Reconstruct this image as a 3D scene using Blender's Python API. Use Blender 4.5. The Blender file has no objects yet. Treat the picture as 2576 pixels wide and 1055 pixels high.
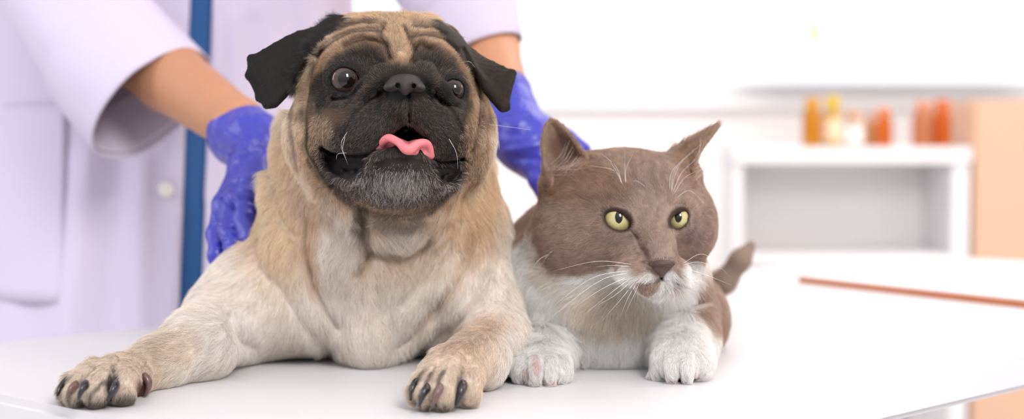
import bpy, math, random
import numpy as np
from mathutils import Vector, Matrix

FAST = False
NOFUR = False
rng = np.random.default_rng(7)
random.seed(7)
SC = bpy.context.scene
COL = SC.collection

# ------------------------------------------------------------------ camera
F = 3770.0                     # focal length in pixels of the 2576 wide frame
TH = math.atan(0.04708)        # small downward pitch
CZ = 1.05                      # camera height; table top is at 0.85
TZ = 0.85
CT, ST = math.cos(TH), math.sin(TH)
FWD = np.array([0, CT, -ST]); UP = np.array([0, ST, CT]); CAMP = np.array([0, 0, CZ])

def pt(px, py, Y):
    d = FWD + np.array([1., 0, 0]) * ((px - 1288) / F) + UP * ((527.5 - py) / F)
    return CAMP + d * (Y / d[1])

def project(P):
    v = P - CAMP
    zc = v @ FWD
    return 1288 + F * v[:, 0] / zc, 527.5 - F * (v @ UP) / zc

# ------------------------------------------------------------------ objects
def tag(o, label=None, cat=None, group=None, kind=None):
    if label: o['label'] = label
    if cat: o['category'] = cat
    if group: o['group'] = group
    if kind: o['kind'] = kind
    return o

def empty(name, loc):
    o = bpy.data.objects.new(name, None)
    o.location = loc
    o.empty_display_size = 0.05
    COL.objects.link(o)
    return o

def link(name, data, parent=None):
    o = bpy.data.objects.new(name, data)
    COL.objects.link(o)
    if parent is not None:
        o.parent = parent
        o.matrix_parent_inverse = Matrix.Translation(parent.location).inverted()
    return o

def mesh_obj(name, V, Fc, mat, parent=None, smooth=True, col=None, origin=None):
    me = bpy.data.meshes.new(name)
    V = np.asarray(V, dtype=np.float64)
    off = None
    if origin is not None:
        off = np.array(origin, float); V = V - off
    if isinstance(Fc, np.ndarray):
        n = Fc.shape[1]
        me.vertices.add(len(V)); me.vertices.foreach_set('co', V.astype(np.float32).ravel())
        me.loops.add(Fc.size); me.loops.foreach_set('vertex_index', Fc.astype(np.int32).ravel())
        me.polygons.add(len(Fc))
        me.polygons.foreach_set('loop_start', np.arange(0, Fc.size, n, dtype=np.int32))
        me.update(calc_edges=True)
    else:
        me.from_pydata([tuple(v) for v in V], [], Fc)
        me.update()
    me.polygons.foreach_set('use_smooth', np.full(len(me.polygons), smooth))
    if col is not None:
        a = me.color_attributes.new('Col', 'FLOAT_COLOR', 'POINT')
        c = np.ones((len(V), 4), np.float32); c[:, :3] = col
        a.data.foreach_set('color', c.ravel())
    if mat: me.materials.append(mat)
    o = link(name, me, parent)
    if off is not None: o.location = off
    return o

# ------------------------------------------------------------------ materials
def new_mat(name):
    m = bpy.data.materials.new(name); m.use_nodes = True
    nt = m.node_tree
    return m, nt, nt.nodes['Principled BSDF']

def simple(name, color, rough=0.5, spec=0.5, bump=0, bscale=50, var=0, coat=0, trans=0, ior=None, sss=0, metal=0, stretch=None):
    m, nt, b = new_mat(name)
    b.inputs['Base Color'].default_value = (*color, 1)
    b.inputs['Roughness'].default_value = rough
    b.inputs['Specular IOR Level'].default_value = spec
    b.inputs['Coat Weight'].default_value = coat
    b.inputs['Coat Roughness'].default_value = 0.03
    b.inputs['Transmission Weight'].default_value = trans
    b.inputs['Metallic'].default_value = metal
    if ior: b.inputs['IOR'].default_value = ior
    if sss:
        b.inputs['Subsurface Weight'].default_value = sss
        b.inputs['Subsurface Radius'].default_value = (0.01, 0.004, 0.002)
        b.inputs['Subsurface Scale'].default_value = 1.0
    if bump or var:
        tc = nt.nodes.new('ShaderNodeTexCoord'); n = nt.nodes.new('ShaderNodeTexNoise')
        n.inputs['Scale'].default_value = bscale; n.inputs['Detail'].default_value = 4
        if stretch:
            mp = nt.nodes.new('ShaderNodeMapping'); mp.inputs['Scale'].default_value = stretch
            nt.links.new(tc.outputs['Object'], mp.inputs['Vector']); nt.links.new(mp.outputs['Vector'], n.inputs['Vector'])
        else:
            nt.links.new(tc.outputs['Object'], n.inputs['Vector'])
        if bump:
            bp = nt.nodes.new('ShaderNodeBump'); bp.inputs['Strength'].default_value = 1; bp.inputs['Distance'].default_value = bump
            nt.links.new(n.outputs['Fac'], bp.inputs['Height']); nt.links.new(bp.outputs['Normal'], b.inputs['Normal'])
        if var:
            mx = nt.nodes.new('ShaderNodeMix'); mx.data_type = 'RGBA'
            mx.inputs[6].default_value = (*[c * (1 - var) for c in color], 1)
            mx.inputs[7].default_value = (*[min(1, c * (1 + var)) for c in color], 1)
            nt.links.new(n.outputs['Fac'], mx.inputs[0]); nt.links.new(mx.outputs[2], b.inputs['Base Color'])
    return m

def attr_mat(name, rough=0.8, spec=0.2, bump=0, bscale=300, sss=0):
    m, nt, b = new_mat(name)
    a = nt.nodes.new('ShaderNodeAttribute'); a.attribute_name = 'Col'
    nt.links.new(a.outputs['Color'], b.inputs['Base Color'])
    b.inputs['Roughness'].default_value = rough
    b.inputs['Specular IOR Level'].default_value = spec
    if bump:
        tc = nt.nodes.new('ShaderNodeTexCoord'); n = nt.nodes.new('ShaderNodeTexNoise')
        n.inputs['Scale'].default_value = bscale
        bp = nt.nodes.new('ShaderNodeBump'); bp.inputs['Distance'].default_value = bump
        nt.links.new(tc.outputs['Object'], n.inputs['Vector'])
        nt.links.new(n.outputs['Fac'], bp.inputs['Height']); nt.links.new(bp.outputs['Normal'], b.inputs['Normal'])
    return m

def hair_mat(name, trans=0.48, gloss=0.05):
    m = bpy.data.materials.new(name); m.use_nodes = True
    nt = m.node_tree; nt.nodes.clear()
    out = nt.nodes.new('ShaderNodeOutputMaterial')
    a = nt.nodes.new('ShaderNodeAttribute'); a.attribute_name = 'Col'
    d = nt.nodes.new('ShaderNodeBsdfDiffuse'); t = nt.nodes.new('ShaderNodeBsdfTranslucent')
    g = nt.nodes.new('ShaderNodeBsdfHair'); g.component = 'Reflection'
    g.inputs['RoughnessU'].default_value = 0.35; g.inputs['RoughnessV'].default_value = 0.6
    g.inputs['Color'].default_value = (1, 1, 1, 1)
    m1 = nt.nodes.new('ShaderNodeMixShader'); m1.inputs[0].default_value = trans
    m2 = nt.nodes.new('ShaderNodeMixShader'); m2.inputs[0].default_value = gloss
    for n in (d, t): nt.links.new(a.outputs['Color'], n.inputs['Color'])
    nt.links.new(d.outputs[0], m1.inputs[1]); nt.links.new(t.outputs[0], m1.inputs[2])
    nt.links.new(m1.outputs[0], m2.inputs[1]); nt.links.new(g.outputs[0], m2.inputs[2])
    nt.links.new(m2.outputs[0], out.inputs['Surface'])
    return m

# ------------------------------------------------------------------ implicit surfaces
def rotm(rx=0, ry=0, rz=0):
    return np.array((Matrix.Rotation(math.radians(rz), 3, 'Z') @ Matrix.Rotation(math.radians(rx), 3, 'X') @ Matrix.Rotation(math.radians(ry), 3, 'Y')))

class Field:
    """Signed distance samples on a regular grid, built up from blobs."""
    def __init__(s, lo, hi, h):
        s.lo = np.array(lo, float); s.h = h
        s.n = np.ceil((np.array(hi) - s.lo) / h).astype(int) + 1
        s.a = np.full(tuple(s.n), 0.03, np.float32)
    def block(s, blo, bhi):
        i0 = np.clip(np.floor((np.array(blo) - s.lo) / s.h).astype(int), 0, s.n)
        i1 = np.clip(np.ceil((np.array(bhi) - s.lo) / s.h).astype(int) + 1, 0, s.n)
        if np.any(i1 <= i0): return None
        ax = [(s.lo[k] + s.h * np.arange(i0[k], i1[k])).astype(np.float32) for k in range(3)]
        return tuple(slice(i0[k], i1[k]) for k in range(3)), ax[0][:, None, None], ax[1][None, :, None], ax[2][None, None, :]
    def op(s, fn, blo, bhi, k=0.01, mode='add'):
        m = 0.012 + k
        b = s.block(np.array(blo) - m, np.array(bhi) + m)
        if b is None: return
        sl, x, y, z = b
        d = fn(x, y, z).astype(np.float32)
        a = s.a[sl]
        if mode == 'add':
            hh = np.clip(k - np.abs(a - d), 0, None) / max(k, 1e-6)
            s.a[sl] = np.minimum(a, d) - hh * hh * (k * 0.25)
        elif mode == 'sub':
            d = -d
            hh = np.clip(k - np.abs(a - d), 0, None) / max(k, 1e-6)
            s.a[sl] = np.maximum(a, d) + hh * hh * (k * 0.25)
    def ell(s, c, r, R=None, k=0.01, mode='add'):
        c = np.array(c, float); r = np.array(r, float)
        def fn(x, y, z):
            X, Y, Z = x - c[0], y - c[1], z - c[2]
            if R is not None:
                M = R.T
                X, Y, Z = (M[0, 0] * X + M[0, 1] * Y + M[0, 2] * Z, M[1, 0] * X + M[1, 1] * Y + M[1, 2] * Z, M[2, 0] * X + M[2, 1] * Y + M[2, 2] * Z)
            k0 = np.sqrt((X / r[0]) ** 2 + (Y / r[1]) ** 2 + (Z / r[2]) ** 2)
            k1 = np.sqrt((X / r[0] ** 2) ** 2 + (Y / r[1] ** 2) ** 2 + (Z / r[2] ** 2) ** 2)
            return k0 * (k0 - 1) / np.maximum(k1, 1e-6)
        e = r if R is None else np.full(3, r.max())
        s.op(fn, c - e, c + e, k, mode)
    def cone(s, a, b, ra, rb, k=0.01, mode='add', fl=None):
        a = np.array(a, float); b = np.array(b, float); ba = b - a
        L2 = max(float(ba @ ba), 1e-12)
        def fn(x, y, z):
            X, Y, Z = x - a[0], y - a[1], z - a[2]
            t = np.clip((X * ba[0] + Y * ba[1] + Z * ba[2]) / L2, 0, 1)
            return np.sqrt((X - t * ba[0]) ** 2 + (Y - t * ba[1]) ** 2 + (Z - t * ba[2]) ** 2) - (ra + (rb - ra) * t)
        r = max(ra, rb)
        s.op(fn, np.minimum(a, b) - r, np.maximum(a, b) + r, k, mode)
    def tri(s, a, b, c, r, k=0.004):
        a, b, c = [np.array(v, float) for v in (a, b, c)]
        ba, cb, ac = b - a, c - b, a - c
        nor = np.cross(ba, ac)
        def fn(x, y, z):
            def dot(u, X): return u[0] * X[0] + u[1] * X[1] + u[2] * X[2]
            pa = (x - a[0], y - a[1], z - a[2]); pb = (x - b[0], y - b[1], z - b[2]); pc = (x - c[0], y - c[1], z - c[2])
            ins = (np.sign(dot(np.cross(ba, nor), pa)) + np.sign(dot(np.cross(cb, nor), pb)) + np.sign(dot(np.cross(ac, nor), pc))) < 2
            def ed(u, p):
                t = np.clip(dot(u, p) / (u @ u), 0, 1)
                return (u[0] * t - p[0]) ** 2 + (u[1] * t - p[1]) ** 2 + (u[2] * t - p[2]) ** 2
            e = np.minimum(np.minimum(ed(ba, pa), ed(cb, pb)), ed(ac, pc))
            f = dot(nor, pa) ** 2 / (nor @ nor)
            return np.sqrt(np.where(ins, e, f)) - r
        P = np.array([a, b, c])
        s.op(fn, P.min(0) - r, P.max(0) + r, k)
    def sheet(s, A, B, back, r, nu=9, nv=6, k=.003):
        """a thin bowed leaf between two rims (same number of rim points, base to tip)"""
        def rs(Pn):
            Pn = np.array([pt(*p) for p in Pn]); L = np.r_[0, np.cumsum(np.linalg.norm(np.diff(Pn, axis=0), axis=1))]; L /= L[-1]
            return np.stack([np.interp(np.linspace(0, 1, nu), L, Pn[:, c]) for c in range(3)], 1)
        A, B = rs(A), rs(B)
        G = [[A[i] * (1 - j / nv) + B[i] * (j / nv) + np.array([0, 1, 0]) * back(i / (nu - 1)) * math.sin(math.pi * j / nv) for j in range(nv + 1)] for i in range(nu)]
        for i in range(nu - 1):
            for j in range(nv):
                s.tri(G[i][j], G[i + 1][j], G[i][j + 1], r, k if (i == 0) else .001); s.tri(G[i + 1][j], G[i + 1][j + 1], G[i][j + 1], r, k if (i == 0) else .001)
    # measured in photo pixels at a given distance
    def E(s, px, py, Y, rx, rz, rd, rot=0, k=0.012, mode='add', pitch=0, yaw=0):
        q = Y / F
        R = rotm(pitch, rot, yaw) if (rot or pitch or yaw) else None
        s.ell(pt(px, py, Y), (rx * q, rd, rz * q), R, k, mode)
    def T(s, pts, k=0.012, mode='add', kj=0.004):
        for i in range(len(pts) - 1):
            p, q = pts[i], pts[i + 1]
            s.cone(pt(*p[:3]), pt(*q[:3]), p[3] * p[2] / F, q[3] * q[2] / F, k if (i == 0 or mode == 'sub') else max(kj, k * 0.5), mode)
    def relief(s, strokes, yfun, xr, yr, Yr):
        """push the surface in or out along soft lines: strokes = (points, width px, metres)"""
        lo = np.minimum(pt(xr[0], yr[1], Yr[0]), pt(xr[0], yr[1], Yr[1])); hi = np.maximum(pt(xr[1], yr[0], Yr[0]), pt(xr[1], yr[0], Yr[1]))
        b = s.block(lo, hi)
        sl, x, y, z = b
        zc = y * CT - (z - CZ) * ST
        px = 1288 + F * x / zc; py = 527.5 - F * (y * ST + (z - CZ) * CT) / zc
        near = np.abs(s.a[sl]) < 0.012
        fade = np.clip((Yr[1] - (y + 0 * x + 0 * z)[near]) / 0.02, 0, 1)
        px = (px + 0 * py)[near]; py = (py + 0 * x)[near]
        acc = np.zeros(px.shape, np.float32)
        for pts, w, amp in strokes:
            pts = soft_line(pts); q_ = np.array(pts); m_ = w * 3
            s_ = (px > q_[:, 0].min() - m_) & (px < q_[:, 0].max() + m_) & (py > q_[:, 1].min() - m_) & (py < q_[:, 1].max() + m_)
            if not s_.any(): continue
            d = line_dist(px[s_], py[s_], pts)
            acc[s_] += -amp * np.exp(-(d / w) ** 2)
        v = s.a[sl]; v[near] += (acc * fade).astype(np.float32); s.a[sl] = v
    def floor(s, z0):
        b = s.block(s.lo, s.lo + s.h * s.n)
        sl, x, y, z = b
        s.a[sl] = np.maximum(s.a[sl], (z0 - z) + 0 * x + 0 * y)
    def mesh(s):
        a = s.a; h = s.h
        a[0], a[-1], a[:, 0], a[:, -1], a[:, :, 0], a[:, :, -1] = (0.01,) * 6
        ins = a < 0
        nx, ny, nz = a.shape
        cnt = np.zeros((nx - 1, ny - 1, nz - 1), np.uint8)
        for i in (0, 1):
            for j in (0, 1):
                for k in (0, 1):
                    cnt += ins[i:nx - 1 + i, j:ny - 1 + j, k:nz - 1 + k]
        ci, cj, ck = np.nonzero((cnt > 0) & (cnt < 8))
        N = len(ci)
        idx = np.full(cnt.shape, -1, np.int32); idx[ci, cj, ck] = np.arange(N)
        acc = np.zeros((N, 3)); num = np.zeros(N)
        for ax in range(3):
            for u in (0, 1):
                for v in (0, 1):
                    o = [0, 0, 0]; o[(ax + 1) % 3] = u; o[(ax + 2) % 3] = v
                    e = list(o); e[ax] = 1
                    A = a[ci + o[0], cj + o[1], ck + o[2]]; B = a[ci + e[0], cj + e[1], ck + e[2]]
                    m = (A < 0) != (B < 0)
                    t = np.where(m, A / np.where(m, A - B, 1), 0)
                    P = np.tile(np.array(o, float), (N, 1)); P[:, ax] = t
                    acc += P * m[:, None]; num += m
        V = (np.stack([ci, cj, ck], 1) + acc / num[:, None]) * h + s.lo
        Q = []
        for ax in range(3):
            b, c = (ax + 1) % 3, (ax + 2) % 3
            s0 = [slice(None)] * 3; s1 = [slice(None)] * 3
            s0[ax] = slice(0, -1); s1[ax] = slice(1, None)
            A = ins[tuple(s0)]; B = ins[tuple(s1)]
            e = np.array(np.nonzero(A != B))
            ok = (e[b] > 0) & (e[c] > 0) & (e[b] < a.shape[b] - 1) & (e[c] < a.shape[c] - 1)
            e = e[:, ok]
            sgn = A[tuple(e)]
            def g(db, dc):
                f = e.copy(); f[b] -= db; f[c] -= dc
                return idx[tuple(f)]
            q = np.stack([g(1, 1), g(0, 1), g(0, 0), g(1, 0)], 1)
            q[~sgn] = q[~sgn][:, ::-1]
            Q.append(q)
        return V, np.concatenate(Q)

def soft_line(pts, n=5):
    if len(pts) < 3: return pts
    K = [np.array(p, float) for p in pts]; K = [2 * K[0] - K[1]] + K + [2 * K[-1] - K[-2]]; out = []
    for i in range(1, len(K) - 2):
        a, b, c, d = K[i - 1:i + 3]
        for j in range(n):
            t = j / n; out.append(tuple(.5 * (2 * b + (c - a) * t + (2 * a - 5 * b + 4 * c - d) * t * t + (3 * b - a - 3 * c + d) * t ** 3)))
    return out + [tuple(K[-2])]

def line_dist(px, py, pts):
    best = np.full(px.shape, 1e9, np.float32)
    for i in range(max(1, len(pts) - 1)):
        x0, y0 = pts[i]; x1, y1 = pts[min(i + 1, len(pts) - 1)]
        dx, dy = x1 - x0, y1 - y0; L = max(dx * dx + dy * dy, 1e-9)
        t = np.clip(((px - x0) * dx + (py - y0) * dy) / L, 0, 1)
        best = np.minimum(best, (px - x0 - t * dx) ** 2 + (py - y0 - t * dy) ** 2)
    return np.sqrt(best)

def keep_big(V, Q):
    """drop stray islands: keep the largest connected piece"""
    N = len(V); lab = np.arange(N)
    e = np.concatenate([Q[:, [0, 1]], Q[:, [1, 2]], Q[:, [2, 3]]])
    while True:
        m = np.minimum(lab[e[:, 0]], lab[e[:, 1]])
        new = lab.copy()
        np.minimum.at(new, e[:, 0], m); np.minimum.at(new, e[:, 1], m)
        new = new[new]
        new = new[new]
        if np.array_equal(new, lab): break
        lab = new
    u, c = np.unique(lab, return_counts=True)
    big = u[c.argmax()]
    kp = lab == big
    mp = np.cumsum(kp) - 1
    return V[kp], mp[Q[kp[Q[:, 0]]]]

def vnormals(V, Q):
    fn = np.cross(V[Q[:, 2]] - V[Q[:, 0]], V[Q[:, 3]] - V[Q[:, 1]])
    N = np.zeros_like(V)
    for k in range(4):
        for c in range(3):
            N[:, c] += np.bincount(Q[:, k], fn[:, c], len(V))
    return N / np.maximum(np.linalg.norm(N, axis=1, keepdims=True), 1e-12)

# ------------------------------------------------------------------ painting markings
def smooth01(t):
    t = np.clip(t, 0, 1); return t * t * (3 - 2 * t)

def vnoise(P, scale, seed=0):
    """value noise in 3D"""
    q = P * scale + seed * 17.3
    i = np.floor(q).astype(np.int64); f = q - i; f = f * f * (3 - 2 * f)
    def hsh(a, b, c):
        n = (a * 73856093) ^ (b * 19349663) ^ (c * 83492791) ^ (seed * 2654435)
        n = (n ^ (n >> 13)) * 1274126177 & 0xffffffff
        return ((n ^ (n >> 16)) & 0xffff) / 65535.0
    r = 0
    for a in (0, 1):
        for b in (0, 1):
            for c in (0, 1):
                w = (f[:, 0] if a else 1 - f[:, 0]) * (f[:, 1] if b else 1 - f[:, 1]) * (f[:, 2] if c else 1 - f[:, 2])
                r = r + w * hsh(i[:, 0] + a, i[:, 1] + b, i[:, 2] + c)
    return r

def poly_sd(px, py, pts):
    d = line_dist(px, py, list(pts) + [pts[0]])
    ins = np.zeros(px.shape, bool)
    n = len(pts)
    for i in range(n):
        x0, y0 = pts[i]; x1, y1 = pts[(i + 1) % n]
        c = (y0 > py) != (y1 > py)
        ins ^= c & (px < (x1 - x0) * (py - y0) / ((y1 - y0) or 1e-9) + x0)
    return np.where(ins, -d, d)

class Paint:
    def __init__(s, base): s.base = np.array(base, float).reshape(-1); s.L = []
    def poly(s, pts, val, soft=10, op=1, Y=(0, 9)): s.L.append(('p', pts, val, soft, op, Y)); return s
    def line(s, pts, val, w=10, soft=6, op=1, Y=(0, 9)): s.L.append(('l', soft_line(pts), val, (w, soft), op, Y)); return s
    def blob(s, x, y, rx, ry, val, rot=0, soft=0.5, op=1, Y=(0, 9)): s.L.append(('b', (x, y, rx, ry, rot), val, soft, op, Y)); return s
    def __call__(s, P, wob=0):
        px, py = project(P)
        if wob:
            px = px + wob * (vnoise(P, 120, 1) + .5 * vnoise(P, 350, 2) - .75) * 2
            py = py + wob * (vnoise(P, 120, 3) + .5 * vnoise(P, 350, 4) - .75) * 2
        out = np.tile(s.base, (len(P), 1))
        for kind, g, val, soft, op, Yr in s.L:
            if kind == 'p': w = smooth01(.5 - poly_sd(px, py, g) / (2 * soft))
            elif kind == 'l': w = smooth01((soft[0] + soft[1] - line_dist(px, py, g)) / (2 * soft[1]))
            else:
                x, y, rx, ry, rot = g; a = math.radians(rot)
                u = (px - x) * math.cos(a) + (py - y) * math.sin(a); v = -(px - x) * math.sin(a) + (py - y) * math.cos(a)
                w = smooth01((1 + soft / 2 - np.sqrt((u / rx) ** 2 + (v / ry) ** 2)) / soft)
            w = w * op
            w = w * smooth01((P[:, 1] - Yr[0]) / .006) * smooth01((Yr[1] - P[:, 1]) / .006)
            out = out * (1 - w[:, None]) + np.array(val, float).reshape(-1)[None, :] * w[:, None]
        return out

def lin(r, g, b):
    """0-255 sRGB to linear"""
    f = lambda c: (c / 255 / 12.92) if c / 255 <= 0.04045 else ((c / 255 + 0.055) / 1.055) ** 2.4
    return (f(r), f(g), f(b))

# ------------------------------------------------------------------ fur
def groom(P, N, guides, power=2.0):
    """blend hair directions from guides (px, py, Y, dx, dy, dback, [weight])"""
    px, py = project(P)
    acc = np.zeros_like(P); ws = np.zeros(len(P))
    for g in guides:
        x, y, Y, dx, dy, db = g[:6]
        wt = g[6] if len(g) > 6 else 1
        d2 = (px - x) ** 2 + (py - y) ** 2 + ((P[:, 1] - Y) * 3000) ** 2 + 400
        w = wt / d2 ** power
        v = np.array([dx, db, -dy], float); v /= np.linalg.norm(v)
        acc += w[:, None] * v; ws += w
    acc /= ws[:, None]
    t = acc - N * np.sum(acc * N, 1, keepdims=True)
    return t / np.maximum(np.linalg.norm(t, axis=1, keepdims=True), 1e-9)

def fur(name, parent, mat, V, Q, n, dens, length, color, guides, lift=0.35, rad=6e-5, clump=0.35, clumpsize=0.004, steps=4, rootdark=0.95, jit=0.25, colvar=0.12):
    VN = vnormals(V, Q)
    T3 = np.concatenate([Q[:, [0, 1, 2]], Q[:, [0, 2, 3]]])
    A = V[T3[:, 0]]; B = V[T3[:, 1]]; C = V[T3[:, 2]]
    area = 0.5 * np.linalg.norm(np.cross(B - A, C - A), axis=1)
    dv = dens(V)
    w = area * dv[T3].mean(1); w = np.clip(w, 0, None)
    ti = rng.choice(len(T3), n, p=w / w.sum())
    u = rng.random(n); v = rng.random(n); fl = u + v > 1; u[fl] = 1 - u[fl]; v[fl] = 1 - v[fl]
    def itp(X): return X[T3[ti, 0]] * (1 - u - v)[:, None] + X[T3[ti, 1]] * u[:, None] + X[T3[ti, 2]] * v[:, None]
    P = itp(V); N = itp(VN); N /= np.linalg.norm(N, axis=1, keepdims=True)
    t = groom(P, N, guides)
    Lh = length(P) * (0.7 + 0.6 * rng.random(n))
    lf = lift(P) if callable(lift) else np.full(n, lift)
    # individual and patch-wise wandering
    s = np.cross(N, t)
    wand = (vnoise(P, 90, 5) - .5) * 0.9 + (vnoise(P, 260, 6) - .5) * 0.7 + rng.normal(0, jit, n)
    t = t * np.cos(wand)[:, None] + s * np.sin(wand)[:, None]
    lf = np.clip(lf + (vnoise(P, 200, 8) - .5) * 0.3 + rng.normal(0, .08, n), 0.06, 1.2)
    # clumps
    cell = np.floor((P + (np.stack([vnoise(P, 150, 9), vnoise(P, 150, 10), vnoise(P, 150, 11)], 1)) * clumpsize * 2) / clumpsize).astype(np.int64)
    key = (cell[:, 0] * 73856093) ^ (cell[:, 1] * 19349663) ^ (cell[:, 2] * 83492791)
    _, inv, cn = np.unique(key, return_inverse=True, return_counts=True)
    cen = np.stack([np.bincount(inv, P[:, c]) for c in range(3)], 1) / cn[:, None]
    toc = (cen[inv] - P)
    toc -= N * np.sum(toc * N, 1, keepdims=True)
    crand = rng.random(len(cn))[inv]
    clump = (clump(P) if callable(clump) else np.full(n, clump))[:, None]
    pts = np.zeros((n, steps, 3), np.float32)
    for k in range(steps):
        q = k / (steps - 1)
        d = t * (q * (0.75 + 0.25 * q)) [..., None] if False else t * (q * (0.8 + 0.2 * q)) + N * (lf * (q - 0.55 * q * q))[:, None]
        pts[:, k] = P - N * 0.0004 + Lh[:, None] * d + toc * (clump * q * q)
    zmin = TZ + 0.0006
    pts[:, :, 2] = np.maximum(pts[:, :, 2], zmin)
    col = color(P)
    br = 1 + (rng.normal(0, colvar, n) + (crand - .5) * colvar * 1.6)
    col = np.clip(col * br[:, None], 0.002, 1)
    cv = bpy.data.hair_curves.new(name)
    cv.add_curves([steps] * n)
    cv.position_data.foreach_set('vector', pts.ravel())
    ra = cv.attributes.new('radius', 'FLOAT', 'POINT')
    rk = np.array([1, .95, .75, .25] if steps == 4 else np.linspace(1, .2, steps))
    rr = (rad * (0.75 + 0.5 * rng.random(n)))[:, None] * rk[None, :]
    ra.data.foreach_set('value', rr.astype(np.float32).ravel())
    ca = cv.attributes.new('Col', 'FLOAT_COLOR', 'POINT')
    g = np.linspace(rootdark, 1.06, steps)
    cc = np.ones((n, steps, 4), np.float32)
    cc[:, :, :3] = np.clip(col[:, None, :] * g[None, :, None], 0, 1)
    ca.data.foreach_set('color', cc.ravel())
    cv.materials.append(mat)
    return link(name, cv, parent)

def strand(name, parent, pts, r, mat, tip=0.2, sides=5):
    """a tapering thin tube through points (a whisker, a stalk)"""
    P = [Vector(p) for p in pts]
    # catmull-rom resample
    Q = []
    ext = [P[0] * 2 - P[1]] + P + [P[-1] * 2 - P[-2]]
    for i in range(1, len(ext) - 2):
        for k in range(6):
            t = k / 6; a, b, c, d = ext[i - 1:i + 3]
            Q.append(0.5 * ((2 * b) + (c - a) * t + (2 * a - 5 * b + 4 * c - d) * t * t + (3 * b - a - 3 * c + d) * t ** 3))
    Q.append(P[-1])
    V = []; Fc = []
    for i, p in enumerate(Q):
        tn = (Q[min(i + 1, len(Q) - 1)] - Q[max(i - 1, 0)]).normalized()
        u = tn.orthogonal().normalized(); w = tn.cross(u)
        q = i / (len(Q) - 1); rr = r * (1 - (1 - tip) * q)
        for s in range(sides):
            a = 2 * math.pi * s / sides
            V.append(p + (u * math.cos(a) + w * math.sin(a)) * rr)
        if i:
            o = (i - 1) * sides
            for s in range(sides):
                s2 = (s + 1) % sides
                Fc.append((o + s, o + s2, o + sides + s2, o + sides + s))
    Fc.append(tuple(range(sides))[::-1]); n = len(V); Fc.append(tuple(range(n - sides, n)))
    return mesh_obj(name, V, Fc, mat, parent)
# ================================================================== PUG
HQ = 0.0022 if FAST else 0.0014
pug = empty('pug', (-0.11, 1.30, TZ))
tag(pug, 'fawn pug with black face mask and pink tongue lying beside the cat', 'dog')

EYE_L = pt(867, 201, 1.2075); ER_L = 42 * 1.2075 / F
EYE_R = pt(1140, 227, 1.2155); ER_R = 35 * 1.2155 / F

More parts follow.
